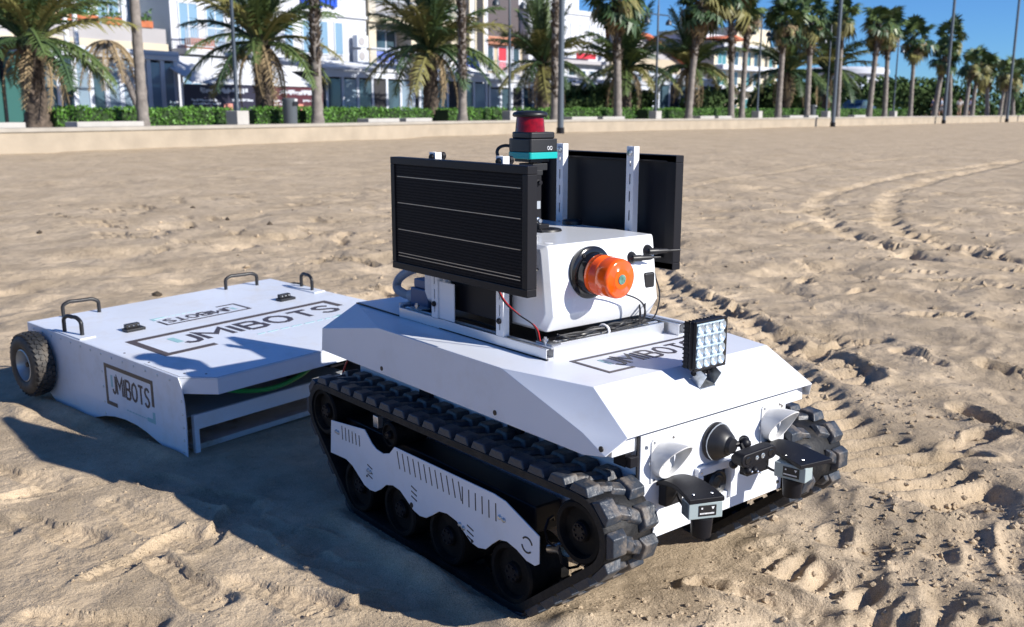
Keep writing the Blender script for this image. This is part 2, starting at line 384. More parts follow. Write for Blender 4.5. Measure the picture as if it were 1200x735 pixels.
def clods(n_, f, r0, r1):
    for i_ in range(n_):
        x, y = f(); r_ = r0+(r1-r0)*q.random()**3; z = ground_z(x,y); a = q.uniform(0,6.3); c1, s1 = math.cos(a), math.sin(a); e = [q.uniform(.65,1.3) for k in range(11)]
        cm.add([(x+r_*e[k]*(p[0]*c1-p[1]*s1), y+r_*e[k]*(p[0]*s1+p[1]*c1), z+r_*.25+r_*.75*e[k]*p[2]) for k,p in enumerate(ICO)], ICF)
clods(700, lambda: (q.gauss(1.2,.22), q.gauss(.45,.26)), .0015, .009)
clods(350, lambda: (q.gauss(.95,.14), q.gauss(.75,.25)), .003, .012)
clods(250, lambda: (q.gauss(.95,.12), q.gauss(-.12,.14)), .002, .008)
def along_rut():
    t_ = q.random(); return -1.9+2.6*t_+q.gauss(0,.05), 2.9-1.45*t_+q.gauss(-.05,.14)
clods(500, along_rut, .003, .014)
clods(1300, lambda: (q.uniform(-1.1,.75), q.uniform(-1.2,-.5)), .0012, .0045)
clods(900, lambda: (q.uniform(-2.5,1.5), q.uniform(.7,2.6)), .002, .010)
clods(900, lambda: (q.uniform(-7,1), q.uniform(1.0,8)), .005, .022)
dm = MB(); cm2 = cm; cm = dm
clods(26, lambda: (q.uniform(-7,-.8), q.uniform(-.6,3.5)), .010, .035); clods(30, lambda: (q.uniform(-8,1.2), q.uniform(1.2,9)), .010, .035)
cm = cm2; dm.v = [(x,y,z) for x,y,z in dm.v]
do_ = dm.build('debris_scraps', mat('dried_seaweed',(.06,.045,.03),.9), None, smooth=0); do_['kind'] = 'stuff'
co_ = cm.build('sand_clods', sand.data.materials[0], None, smooth=0); co_['kind'] = 'stuff'

# ------------------------------------------------------------------ lettering
GL = {'J': [[(.42,1),(.42,.28),(.36,.08),(.22,0),(.08,.06),(.02,.22)]],
 'M': [[(0,0),(0,1),(.36,.42),(.72,1),(.72,0)]], 'I': [[(0,0),(0,1)]],
 'B': [[(0,0),(0,1),(.36,1),(.5,.9),(.5,.62),(.36,.53),(0,.53)],[(.36,.53),(.55,.43),(.55,.11),(.4,0),(0,0)]],
 'O': [[(.31,0),(.1,.12),(0,.36),(0,.64),(.1,.88),(.31,1),(.52,.88),(.62,.64),(.62,.36),(.52,.12),(.31,0)]],
 'T': [[(0,1),(.6,1)],[(.3,1),(.3,0)]],
 'S': [[(.54,.84),(.42,.97),(.26,1),(.1,.93),(.03,.76),(.12,.6),(.42,.43),(.52,.25),(.45,.08),(.27,0),(.1,.04),(0,.18)]]}
ADV = {'J':.62,'M':.97,'I':.25,'B':.80,'O':.87,'T':.80,'S':.62}
def wordmark(parent, O, X_, Y_, T_, cap, total, sw, ink, cyan, cw=.12):
    """the JMIBOTS lettering, each letter a mesh of its own, with the teal stroke before the J"""
    wtot = sum(ADV[k] for k in 'JMIBOTS'); k = total/wtot; x = 0
    for ch_ in 'JMIBOTS':
        mb = MB()
        for i, st in enumerate(GL[ch_]): mb.ribbon([(x+p[0]*k, p[1]*cap) for p in st], sw, O, X_, Y_, T_, .0009+.0002*i)
        mb.build('logo_letter', ink, parent, smooth=0); x += ADV[ch_]*k
    MB().ribbon([(-cw*.5*k-sw*.2, cap), (-cw*.5*k-sw*.2, .30*cap), (.04*k, .12*cap)][:2], sw*1.25, O, X_, Y_, T_, .0008).build('logo_accent', cyan, parent, smooth=0)
def logo_frame(parent, O, X_, Y_, T_, W, Hh, wd, ink, cyan, bl=.24, rd=.62, corner=True):
    MB().ribbon([(W*bl,0),(0,0),(0,Hh),(W,Hh),(W,Hh*(1-rd))], wd, O, X_, Y_, T_, .001).build('logo_frame', ink, parent, smooth=0)
    if corner:
        MB().ribbon([(W*.86,0),(W,0),(W,Hh*.24)], wd, O, X_, Y_, T_, .001).build('logo_corner', cyan, parent, smooth=0)
        mb = MB(); rr = random.Random(3); x = W*.42
        while x < W*.84: l = rr.uniform(.008,.02)*W/.28; mb.ribbon([(x,0),(x+l,0)], wd*.25, O, X_, Y_, T_, .0008); x += l+.004*W/.28
        mb.build('logo_tagline', cyan, parent, smooth=0)

# ------------------------------------------------------------------ the robot
RB = thing('tracked_robot', 'white tracked robot with solar panels, orange beacon and square work lamp', 'robot')
hW, zt = .311, .488
# hood: faceted shell
v = {}
for s, k in ((-1,'n'),(1,'f')):
    v['f1'+k]=(.591,s*hW,zt); v['f2'+k]=(.806,s*.262,zt); v['r1'+k]=(.13,s*hW,zt); v['r2'+k]=(-.167,s*.195,zt)
    v['l'+k]=(.914,s*.280,.421); v['lf'+k]=(.829,s*hW,.416); v['se'+k]=(.889,s*hW,.386); v['sb'+k]=(.832,s*hW,.374)
    v['rb'+k]=(-.153,s*hW,.380); v['rf'+k]=(-.146,s*hW,.439); v['rr'+k]=(-.19,s*.2,.385)
keys = list(v); ki = {k:i for i,k in enumerate(keys)}
faces = [[ki[q] for q in ('f1n','f2n','f2f','f1f','r1f','r2f','r2n','r1n')], [ki[q] for q in ('f2n','ln','lf','f2f')]]   # 'lf' is the far lip corner
def both(lst):
    faces.append([ki[q+'n'] for q in lst]); faces.append([ki[q+'f'] for q in lst[::-1]])
both(['f1','lf','l']); both(['f1','l','f2']); both(['lf','se','l'])
both(['r1','rf','rb','sb','se','lf','f1']); both(['r1','r2','rf']); both(['r2','rr','rb','rf'])
faces.append([ki['r2n'],ki['r2f'],ki['rrf'],ki['rrn']])
mb = MB(); mb.add([v[q] for q in keys], faces)
hood = mb.build('hood', WHITE, RB, smooth=20, solid=.003, bevel=.0045, seg=3)
bmx = bmesh.new(); bmx.from_mesh(hood.data); bmesh.ops.recalc_face_normals(bmx, faces=bmx.faces)
if [f for f in bmx.faces if len(f.verts)==8][0].normal.z < 0: bmesh.ops.reverse_faces(bmx, faces=bmx.faces)
bmx.to_mesh(hood.data); bmx.free()
# thin lid plate on the hood with its dark seam
MB().prism([(-.158,-.202),(.61,-.206),(.61,-.2005),(-.158,-.1965)],2,zt+.0005,zt+.0030).build('lid_seam', BLACKM, hood, smooth=0)
MB().prism([(-.158,-.196),(-.158,.196),(.06,.2),(.06,-.2)],2,zt+.0004,zt+.0032).build('lid_plate', WHITE, hood, smooth=0)
for x, z in ((.141,.392),(.573,.390),(.879,.398)):
    for s in (-1,1): MB().cyl((x,s*(hW-.001),z),(x,s*(hW+.0012),z),.0055,n=14).build('bolt_hole', BLACK, hood)
for s in (-1,1):
    MB().box((.862,min(s*.231,s*.290),.378),(.8855,max(s*.231,s*.290),.409)).build('corner_flange', WHITE, hood, bevel=.0015)
nl = Vector((.067,0,.108)).normalized()
Ox = Vector((.753,-.167,zt)); Xh = Vector((0,1,0)); Yh = Vector((-1,0,0)); Zh = Vector((0,0,1))
logo_frame(hood, Ox, Xh, Yh, Zh, .345, .108, .0085, INK, INKL, .20, .60, False)
wordmark(hood, Ox+Xh*.055-Yh*-.026, Xh, Yh, Zh, .056, .272, .0075, INK, CYAN)
# chassis
chs = MB().box((-.115,-.2215,.192),(.884,.2215,.405)).build('chassis', WHITE, RB, bevel=.003)
MB().box((.8845,-.2195,.1925),(.890,.2245,.4045)).build('front_panel', WHITE, chs, bevel=.0012)
MB().box((.8842,-.2255,.196),(.8872,-.2200,.404)).build('panel_gasket', BLACK, chs, smooth=0)
for x in (.205,.54):
    for s in (-1,1): MB().box((x-.022,min(s*.2218,s*.235),.25),(x+.022,max(s*.2218,s*.235),.42)).build('hood_bracket', BLACKM, chs, bevel=.002)
lt = MB(); lt.cbox((.868,-.245,.363),(.03,.016,.026)); lt.cbox((.891,-.243,.362),(.012,.02,.02)); lt.cyl((.885,-.253,.362),(.885,-.232,.362),.006,n=10)
lt.build('door_latch', BLACKM, chs, bevel=.0015)
for yy, zz in ((-.205,.38),(.208,.38),(-.19,.21),(.21,.21)): MB().lathe([(.0045,0),(.0035,.0025)],(.890,yy,zz),(1,0,0),10).build('panel_screw', STEEL, chs)
# ---- tracks
R1, R2, RW = .0765, .080, .079
IDL, SPR = (-.098,.232), (.852,.237); BOT = [(.063,.0805),(.249,.0795),(.437,.0795),(.659,.081)]
pts = []
for c_, r in [(IDL,R1),(SPR,R2)]+[(q,RW) for q in BOT]:
    for i in range(96): pts.append((c_[0]+r*math.cos(2*PI*i/96), c_[1]+r*math.sin(2*PI*i/96)))
def hull(P):
    P = sorted(set(P)); cr_ = lambda o,a,b: (a[0]-o[0])*(b[1]-o[1])-(a[1]-o[1])*(b[0]-o[0])
    lo = []
    for p in P:
        while len(lo) > 1 and cr_(lo[-2],lo[-1],p) <= 0: lo.pop()
        lo.append(p)
    hi = []
    for p in P[::-1]:
        while len(hi) > 1 and cr_(hi[-2],hi[-1],p) <= 0: hi.pop()
        hi.append(p)
    return lo[:-1]+hi[:-1]
HP = np.array(hull(pts)); HPc = np.vstack([HP, HP[:1]]); SLn = np.r_[0, np.cumsum(np.hypot(*np.diff(HPc, axis=0).T))]; PER = SLn[-1]
def belt_at(s_):
    s_ = s_ % PER; return np.array([np.interp(s_, SLn, HPc[:,0]), np.interp(s_, SLn, HPc[:,1])])
def belt_fr(s_):
    p = belt_at(s_); t_ = belt_at(s_+.004)-belt_at(s_-.004); t_ /= np.hypot(*t_); return p, t_, np.array([t_[1], -t_[0]])
NLUG = 42; BELT_IN, BELT_OUT = .222, .3445
lug_mesh = None
def lug_shape():
    m_ = MB()
    # outer block (tapered) + slanting bar towards the belt's middle; local x along the belt, y across (0 = outer edge), z out
    def fr(x0,x1,y0,y1,X0,X1,Y0,Y1,h,sk=0):
        m_.add([(x0,y0,-.003),(x1,y0,-.003),(x1+sk,y1,-.003),(x0+sk,y1,-.003),(X0,Y0,h),(X1,Y0,h),(X1+sk,Y1,h),(X0+sk,Y1,h)], [(0,3,2,1),(4,5,6,7),(0,1,5,4),(1,2,6,5),(2,3,7,6),(3,0,4,7)])
    fr(-.026,.026,.0005,.043,-.0175,.0175,.002,.036,.0150)
    fr(-.016,.018,.030,.068,-.010,.011,.033,.062,.0085,.014)
    return m_
lug0 = lug_shape()
def make_track(s):
    y0, y1 = (-BELT_OUT,-BELT_IN) if s < 0 else (BELT_IN+.006,BELT_OUT+.046)
    n = 150; mb = MB(); vs = []; fs_ = []
    sec = [(y0,0),(y0,.010),(y1,.010),(y1,0)]
    for i in range(n):
        p, t_, nn = belt_fr(PER*i/n)
        for (yy, dd) in ((y0,-.003),(y0+.004,.0),(y1-.004,.0),(y1,-.003),(y1,-.018),(y0,-.018)):
            q = p+nn*dd; vs.append((q[0], yy, q[1]))
    for i in range(n):
        j = (i+1)%n
        for k in range(6): fs_.append((i*6+k, i*6+(k+1)%6, j*6+(k+1)%6, j*6+k) )
    mb.add(vs, fs_)
    belt = mb.build('track_belt', RUBBERB, RB, smooth=50)
    bb = bmesh.new(); bb.from_mesh(belt.data); bmesh.ops.recalc_face_normals(bb, faces=bb.faces); bb.to_mesh(belt.data); bb.free()
    first = None
    for i in range(NLUG):
        for side in (0,1):
            p, t_, nn = belt_fr(PER*(i+.5*side)/NLUG)
            yd = (1 if s < 0 else -1)*(1 if side == 0 else -1)   # side 0: outer edge of this track
            yo = (y0 if yd > 0 else y1)
            Mx = Matrix(((t_[0], 0, nn[0], p[0]), (0, yd, 0, yo), (t_[1], 0, nn[1], p[1]), (0,0,0,1)))
            key = 'a' if Mx.determinant() > 0 else 'b'
            if key == 'b':
                Mx = Matrix(((-t_[0], 0, nn[0], p[0]), (0, yd, 0, yo), (-t_[1], 0, nn[1], p[1]), (0,0,0,1)))
            if 'lug' not in LUG:
                LUG['lug'] = lug0.build('tread_lug', RUBBER, belt, smooth=45, bevel=.003, seg=2); o = LUG['lug']
            else: o = LUG['lug'].copy(); COL.objects.link(o); o.parent = belt
            o.matrix_local = Mx
    # drive teeth inside
    mb = MB()
    for i in range(56):
        p, t_, nn = belt_fr(PER*i/56); yc = s*(BELT_IN+BELT_OUT)/2
        Mx = Matrix(((t_[0],0,nn[0],p[0]),(0,1,0,yc),(t_[1],0,nn[1],p[1]),(0,0,0,1)))
        if 'tooth' not in LUG: o = LUG['tooth'] = MB().cbox((0,0,-.019),(.014,.02,.016)).build('drive_tooth', RUBBER2, belt, smooth=0)
        else: o = LUG['tooth'].copy(); COL.objects.link(o); o.parent = belt
        o.matrix_local = Mx
    yf = s*(BELT_OUT-.004)
    def wheel(nm, c, r, wd, dish, holes):
        d = Vector((0,s,0)); p = Vector((c[0], yf-s*wd, c[1]))
        o = MB().lathe([(r,0),(r,wd-.004),(r-.004,wd),(r*.80,wd),(r*.74,wd-dish),(r*.34,wd-dish),(r*.31,wd-dish+.006),(.0,wd-dish+.007)], p, d, 36).build(nm, RUBBER2, RB, smooth=30)
        h = MB(); h.lathe([(r*.3,0),(r*.27,.005),(.0,.0052)], Vector((c[0], yf-s*dish+s*.006, c[1])), d, 20)
        for k in range(holes):
            a_ = 2*PI*k/holes; q = Vector((c[0]+r*.2*math.cos(a_), yf-s*dish+s*.0105, c[1]+r*.2*math.sin(a_)))
            h.cyl(q, q+d*.003, r*.045, n=8)
        h.build('wheel_hub', BLACKM, o)
    wheel('drive_sprocket', SPR, .061, .10, .014, 8)
    wheel('idler_wheel', IDL, .060, .10, .014, 6)
    for q in BOT: wheel('road_wheel', q, .0655, .10, .012, 6)
    wheel('return_roller', (.212,.252), .030, .09, .006, 5)
    MB().box((-.06,min(s*.24,s*.31),.17),(.70,max(s*.24,s*.31),.228)).build('track_frame', BLACKM, RB, bevel=.004)
    tn = MB(); tn.cyl((.735,s*.30,.15),(.775,s*.30,.166),.012,n=14); tn.cyl((.770,s*.30,.164),(.783,s*.30,.169),.017,n=14); tn.build('tension_bolt', STEEL, RB)
    sp = MB(); sp.tube([(.72+.006*k*1.0+.0, s*.30+.020*math.cos(k*.9), .20-.004*k+.020*math.sin(k*.9)) for k in range(16)], .003, 6); sp.build('tension_spring', BLACKM, RB)
    MB().box((.10,min(s*.30,s*.315),.238),(.122,max(s*.30,s*.315),.268)).build('roller_bracket', ALU, RB, bevel=.002)
LUG = {}
for s in (-1,1): make_track(s)
# white side plates with cut slots, wavy lower edge
ol = [(-.045,.225,1),(.118,.243,1),(.150,.217,1),(.170,.208,0),(.200,.2055,0),(.228,.214,0),(.250,.236,1),(.618,.240,1),(.655,.236,1),(.757,.198,1),(.757,.141,1),(.745,.133,0),(.720,.134,0),(.690,.146,0),(.66,.152,0),(.635,.147,0),(.61,.128,0),(.59,.110,0),(.565,.104,0),(.540,.107,0),(.515,.122,0),(.49,.137,0),(.455,.142,0),(.425,.137,0),(.40,.120,0),(.375,.105,0),(.35,.101,0),(.325,.106,0),(.30,.120,0),(.27,.136,0),(.24,.139,0),(.21,.131,0),(.185,.112,0),(.16,.098,0),(.135,.095,0),(.11,.100,0),(.085,.115,0),(.055,.133,0),(.025,.141,0),(-.02,.139,0),(-.053,.137,1)]
oln = [p[:2] for p in ol]
for s in (-1,1):
    yb = s*.347; hi_ = s*.350
    pl = MB().prism(oln, 1, min(yb,hi_), max(yb,hi_)).build('side_plate', WHITE, RB, smooth=40, bevel=.0012)
    ys, ye = (hi_-s*.0004, hi_+s*.0006)
    def slot(p, q, w=.0028):
        a_ = Vector((p[0],0,p[1])); b_ = Vector((q[0],0,q[1])); d = (b_-a_).normalized(); n_ = Vector((-d.z,0,d.x))*w/2
        MB().prism([((a_+n_).x,(a_+n_).z),((b_+n_).x,(b_+n_).z),((b_-n_).x,(b_-n_).z),((a_-n_).x,(a_-n_).z)], 1, min(ys,ye), max(ys,ye)).build('vent_slot', BLACK, pl, smooth=0)
    for k in range(6): slot((.010+.0165*k,.224-.0005*k),(.012+.0165*k,.189+.001*k))
    for k in range(12): slot((.262+.0215*k,.229),(.272+.0215*k,.189))
    for k in range(6): slot((.512+.0225*k,.222),(.513+.0225*k,.184))
    for (cx,cz) in ((.128,.158),(.318,.163),(.528,.142)):
        for k in range(3): slot((cx,cz-.012*k),(cx+.022,cz-.006-.012*k))
    for (cx,cz,r) in ((.125,.128,.003),(.318,.117,.0062),(.545,.112,.0038)):
        MB().cyl((cx,ys,cz),(cx,ye+s*.0004,cz),r,n=14).build('plate_hole', BLACK, pl)
    for (cx,cz) in ((-.018,.203),(-.008,.202),(.132,.145),(.142,.143),(.503,.135),(.516,.131),(.638,.197),(.651,.195)):
        MB().lathe([(.0052,0),(.0052,.002),(.003,.0045),(.0008,.0046)],(cx,hi_,cz),(0,s,0),10).build('plate_bolt', FIN, pl)
    for a0,a1 in ((.3,2.5),(3.5,5.7)):
        sm = MB(); sm.ribbon([(.722+.0155*math.sin(-1.2+a0+(a1-a0)*k/10), .168+.0155*math.cos(-1.2+a0+(a1-a0)*k/10)) for k in range(11)], .0035, Vector((0,hi_,0)), Vector((1,0,0)), Vector((0,0,1)), Vector((0,s,0)), .0008)
        sm.build('ring_slot', BLACK, pl, smooth=0)
# ---- frame on the hood
def channel(a, b, nm='frame_rail', m_=ALU, lip=.006):
    """open top aluminium extrusion between two corners (x0,y0,z0)-(x1,y1,z1)"""
    x0,y0,z0 = a; x1,y1,z1 = b; mb = MB()
    if x1-x0 > y1-y0:
        mb.box((x0,y0,z0),(x1,y0+.003,z1)); mb.box((x0,y1-.003,z0),(x1,y1,z1)); mb.box((x0+.0005,y0+.003,z0),(x1-.0005,y1-.003,z0+.003))
        mb.box((x0+.0005,y0+.003,z1-.003),(x1-.0005,y0+lip+.002,z1-.0005)); mb.box((x0+.0005,y1-lip-.002,z1-.003),(x1-.0005,y1-.003,z1-.0005))
    else:
        mb.box((x0,y0,z0),(x0+.003,y1,z1)); mb.box((x1-.003,y0,z0),(x1,y1,z1)); mb.box((x0+.003,y0+.0005,z0),(x1-.003,y1-.0005,z0+.003))
        mb.box((x1-lip-.002,y0+.0005,z1-.003),(x1-.003,y1-.0005,z1-.0005)); mb.box((x0+.003,y0+.0005,z1-.003),(x0+lip+.002,y1-.0005,z1-.0005))
    return mb.build(nm, m_, RB, smooth=0, bevel=.0006, seg=1)
channel((.055,-.204,.4885),(.606,-.180,.5115)); channel((.055,.180,.4885),(.625,.206,.5145))
channel((.562,-.170,.4885),(.588,.172,.5135)); channel((.0,-.17,.4885),(.024,.17,.5105))
mb = MB(); arc = bez([(.056,-.204,0),(.030,-.185,0),(.006,-.150,0),(-.012,-.10,0),(-.020,-.04,0)], 6)
for p,q in zip(arc[:-1],arc[1:]): mb.add([(p.x,p.y,.4885),(q.x,q.y,.4885),(q.x,q.y,.511),(p.x,p.y,.511),(p.x+.002,p.y+.002,.4885),(q.x+.002,q.y+.002,.4885),(q.x+.002,q.y+.002,.511),(p.x+.002,p.y+.002,.511)],[(0,1,2,3),(7,6,5,4),(3,2,6,7),(0,4,5,1)])
mb.build('curved_rim', ALUW, RB, smooth=60)
MB().box((.06,-.178,.4915),(.56,.178,.5045)).build('base_tray', BLACKM, RB, bevel=.002)
for (x,y) in ((.56,-.172),(.09,-.178)):
    k = MB(); k.cbox((x+.01,y+.006,.5135),(.05,.026,.003)); k.cyl((x+.014,y-.006,.509),(x+.014,y-.006,.528),.0035,n=8); k.lathe([(.006,0),(.006,.005)],(x+.014,y-.006,.519),(0,0,1),6); k.build('corner_bolt', STEEL, RB)
# ---- electronics box
y_ = .1635; prof = [(.553,.715),(.556,.704),(.574,.568),(.552,.530),(.112,.530),(.10,.55),(.10,.70),(.112,.715)]
bx = MB(); sec = []
def ring(inset, y): return [(p[0], y, p[1]) for p in prof]
def shr(k, y):
    cxm, czm = .33, .62
    return [(p[0]-(p[0]-cxm)*k*.06, y, p[1]-(p[1]-czm)*k*.10) for p in prof]
rings = [shr(1,-.1665), shr(0,-.155), shr(0,.160), shr(1,.1735)]; n = len(prof)
vs = sum(rings, []); fs_ = [list(range(n)), [3*n+i for i in range(n)][::-1]]
for k in range(3):
    for i in range(n): fs_.append((k*n+i, (k+1)*n+i, (k+1)*n+(i+1)%n, k*n+(i+1)%n))
bx.add(vs, fs_)
box = bx.build('electronics_box', TOWER, RB, smooth=25, bevel=.003)
bb = bmesh.new(); bb.from_mesh(box.data); bmesh.ops.recalc_face_normals(bb, faces=bb.faces); bb.to_mesh(box.data); bb.free()
MB().box((.235,-.1755,.534),(.455,-.1685,.64)).build('side_hatch', BLACKM, box, bevel=.002)
MB().box((.222,-.182,.530),(.2335,-.1705,.64)).build('hatch_edge', ALUW, box, bevel=.001)
MB().lathe([(.024,0),(.024,.009),(.021,.012),(.0,.0122)],(.300,.146,.7148),(0,0,1),24).build('round_cap', BLACK, box)
MB().lathe([(.0095,0),(.0095,.0006)],(.555-.03,-.128,.7149),(0,0,1),18).build('round_mark', ALUW, box)
MB().tube([(.535,-.175,.66),(.535,-.166,.665)], .0025, 6).build('cable_stub', BLACK, box)
# ---- beacon
bc = Vector((.5585,-.046,.650)); dx = Vector((1,0,-.03)).normalized()
be = MB().lathe([(.052,-.006),(.056,0),(.0575,.006),(.0575,.013),(.053,.016),(.046,.017),(.044,.032),(.0435,.034),(.0,.0342)], bc, dx, 48).build('beacon_base', BLACKG, RB, smooth=40)
prf = [(.0425,.034),(.0425,.046)]
for k in range(9): h = .047+.0022*k; prf += [(.0432,h),(.0422,h+.0011)]
prf += [(.0425,.0685),(.0425,.093),(.0408,.099),(.0365,.1015),(.022,.1022),(.021,.1035),(.0,.1037)]
MB().lathe(prf, bc, dx, 64).build('beacon_lens', ORANGE, be, smooth=50)
MB().lathe([(.0105,0),(.0105,.0015),(.0085,.0022),(.0,.0024)], bc+dx*.1036, dx, 24).build('beacon_medallion', GLASSG, be)
for a_ in (2.2, 5.2):
    q = bc+Vector((0, math.cos(a_)*.049, math.sin(a_)*.049))+dx*.0165; MB().cyl(q, q+dx*.004, .004, n=8).build('beacon_screw', BLACKM, be)
# ---- antennas and aerial puck
for (y,z,dy,L_) in ((.087,.668,.05,.062),(.139,.679,.055,.074)):
    an = MB().lathe([(.0145,0),(.0145,.003),(.011,.009),(.006,.014)], (.5575,y,z),(1,0,.05),18).build('antenna_base', BLACK, RB)
    d = Vector((.35,1,.0)).normalized(); p = Vector((.572,y+.002,z))
    MB().lathe([(.0075,-.008),(.0075,.012),(.0062,.016),(.0055,.036),(.003,.042),(.0022,L_-.012),(.0014,L_),(0,L_+.001)], p, d, 12).build('antenna_rod', BLACK, an)
pk = MB().cbox((.563,.139,.612),(.016,.034,.038)).build('aerial_puck', BLACK, RB, bevel=.005)
cb = []
def cable(pts, r=.0018, m_=BLACK, nm='cable', par=None):
    return MB().tube(bez(pts, 7), r, 6).build(nm, m_, par or RB)
cable([(.561,.092,.655),(.563,.097,.62),(.567,.108,.57),(.580,.100,.527),(.575,.07,.517)])
cable([(.561,.098,.655),(.562,.104,.61),(.566,.112,.56),(.582,.09,.522),(.577,.04,.516)])
cable([(.560,.150,.668),(.564,.163,.62),(.575,.168,.575),(.585,.14,.53),(.58,.09,.517)])
cable([(.563,.138,.594),(.568,.128,.565),(.578,.116,.54),(.583,.10,.522)])
cable([(.590,-.03,.604),(.605,.02,.60),(.607,.075,.575),(.594,.098,.535),(.58,.06,.517),(.577,.0,.514)], .002)
rr = random.Random(8)
for k in range(9):
    y = -.135; P = []
    while y < .14: P.append((.566+rr.uniform(-.010,.016), y, .514+rr.uniform(0,.012))); y += rr.uniform(.025,.05)
    cable(P, rr.choice((.0015,.002,.0025)))
MB().tube([(.572+.016*math.cos(a_), -.005, .518+.012*math.sin(a_)) for a_ in [2*PI*k/12 for k in range(12)]], .0028, 6, True).build('cable_tie', ALUW, RB)
cable([(.470,-.222,.62),(.485,-.215,.592),(.515,-.20,.568),(.545,-.185,.548),(.552,-.178,.516)], .0016, BLACK, 'panel_wire')
cable([(.472,-.222,.62),(.488,-.213,.592),(.518,-.198,.566),(.549,-.182,.545),(.556,-.176,.516)], .0014, REDW, 'panel_wire')
cable([(.560,-.215,.655),(.568,-.205,.66),(.574,-.205,.650),(.568,-.207,.642),(.56,-.212,.643)], .0014, REDW, 'panel_wire')
# ---- slotted struts
def strut(x0, x1, yw, fl, z0, z1, slots):
    """U channel: web at y=yw (2 mm), flanges running towards fl (sign)"""
    mb = MB(); xm = (x0+x1)/2; sw = .0022; a, b_ = min(yw,yw+fl*.002), max(yw,yw+fl*.002)
    mb.box((x0,a,z0),(xm-sw,b_,z1)); mb.box((xm+sw,a,z0),(x1,b_,z1)); z = z0
    for (p,q) in sorted(slots)+[(z1,z1)]:
        if p > z: mb.box((xm-sw,a+.0001,z),(xm+sw,b_-.0001,p))
        z = q
    fa, fb = sorted((yw+fl*.002, yw+fl*.017))
    mb.box((x0,fa,z0),(x0+.002,fb,z1)); mb.box((x1-.002,fa,z0),(x1,fb,z1))
    o = mb.build('slotted_strut', ALUW, RB, smooth=0)
    return o
SLn2 = [(.525,.545),(.556,.580),(.592,.616),(.64,.664),(.69,.714),(.735,.759),(.78,.804),(.82,.844),(.862,.874)]
for (x0,x1) in ((.196,.220),(.441,.465)):
    o = strut(x0,x1,-.2035,1,.512,.896,SLn2)
    k = MB(); k.lathe([(.0075,0),(.0075,.004),(.005,.007),(.0,.0072)],((x0+x1)/2,-.2035,.885),(0,-1,0),12); k.lathe([(.006,0),(.006,.02),(.009,.021),(.009,.03),(.0,.031)],((x0+x1)/2,-.201,.887),(0,1,0),10); k.build('strut_bolt', BLACKM, o)
    k = MB(); k.lathe([(.0065,0),(.0065,.004),(.004,.006),(.0,.0062)],((x0+x1)/2,-.2035,.545),(0,-1,0),12); k.build('strut_bolt', BLACKM, o)
    o = strut(x0,x1,.1865,1,.5155,.908,SLn2)
    k = MB(); k.lathe([(.008,0),(.008,.004),(.005,.008),(.0,.0082)],((x0+x1)/2,.1865,.893),(0,-1,0),12); k.build('strut_bolt', FIN, o)
# white plate behind the rear strut
MB().box((.222,-.1995,.512),(.280,-.1965,.60)).build('strut_plate', ALUW, RB, smooth=0)
# ---- solar panels
def solar(x0,x1,z0,z1,yf,s,lines):
    """yf: front glass plane, s: outward sign"""
    yb = yf-s*.026; a, b_ = min(yf,yb), max(yf,yb); w_ = .0165
    mb = MB(); mb.box((x0,a,z0),(x1,b_,z0+w_)); mb.box((x0,a,z1-w_),(x1,b_,z1)); mb.box((x0,a+.0001,z0+w_),(x0+w_,b_-.0001,z1-w_)); mb.box((x1-w_,a+.0001,z0+w_),(x1,b_-.0001,z1-w_))
    fr = mb.build('solar_panel', BLACKM, RB, smooth=0, bevel=.0015)
    g = yf-s*.003; bk = yf-s*.0065
    zs = [z0+w_]+[l for l in lines]+[z1-w_]
    for p,q in zip(zs[:-1],zs[1:]):
        MB().box((x0+w_+.0002,min(g,bk),p+.0009),(x1-w_-.0002,max(g,bk),q-.0009)).build('cell_strip', CELLM, fr, smooth=0)
    for l in lines:
        MB().box((x0+w_+.008,min(g+s*.0003,bk),l-.0008),(x1-w_-.008,max(g+s*.0003,bk),l+.0008)).build('busbar', BUS, fr, smooth=0)
    MB().box((x0+w_*.5,min(bk-s*.0005,bk-s*.0025),z0+w_*.5),(x1-w_*.5,max(bk-s*.0005,bk-s*.0025),z1-w_*.5)).build('backsheet', PANELB, fr, smooth=0)
    ins = yb+s*.0012  # return lip of the frame at the back
    mb = MB(); l2 = .027
    mb.box((x0+.001,min(yb,ins),z0+.001),(x1-.001,max(yb,ins),z0+l2)); mb.box((x0+.001,min(yb,ins),z1-.012),(x1-.001,max(yb,ins),z1-.001)); mb.box((x1-l2,min(yb,ins),z0+l2),(x1-.001,max(yb,ins),z1-.012)); mb.box((x0+.001,min(yb,ins),z0+l2),(x0+l2,max(yb,ins),z1-.012))
    mb.build('frame_lip', BLACKM, fr, smooth=0)
    return fr
CELLM = mat('solar_cell_black', (.006,.006,.008), .5, coat=0, spec=.06)
t = CELLM.node_tree; N = t.nodes.new; L = t.links.new
wv = N('ShaderNodeTexWave'); wv.inputs['Scale'].default_value = 48; wv.bands_direction = 'Z'; wv.inputs['Distortion'].default_value = 2.5; wv.inputs['Detail Scale'].default_value = 3
tc = N('ShaderNodeTexCoord'); L(tc.outputs['Object'], wv.inputs['Vector'])
rp = N('ShaderNodeValToRGB'); rp.color_ramp.elements[0].color = (.004,.004,.006,1); rp.color_ramp.elements[1].color = (.018,.018,.021,1); L(wv.outputs[0], rp.inputs[0]); L(rp.outputs[0], t.nodes['Principled BSDF'].inputs['Base Color'])
BUS = mat('silver_busbar', (.42,.40,.36), .35, metal=.6)
solar(.087,.588,.6195,.8825,-.2405,-1,(.652,.659,.7145,.777,.838))
solar(.080,.572,.628,.890,.238,1,(.66,.70,.74,.80,.84))
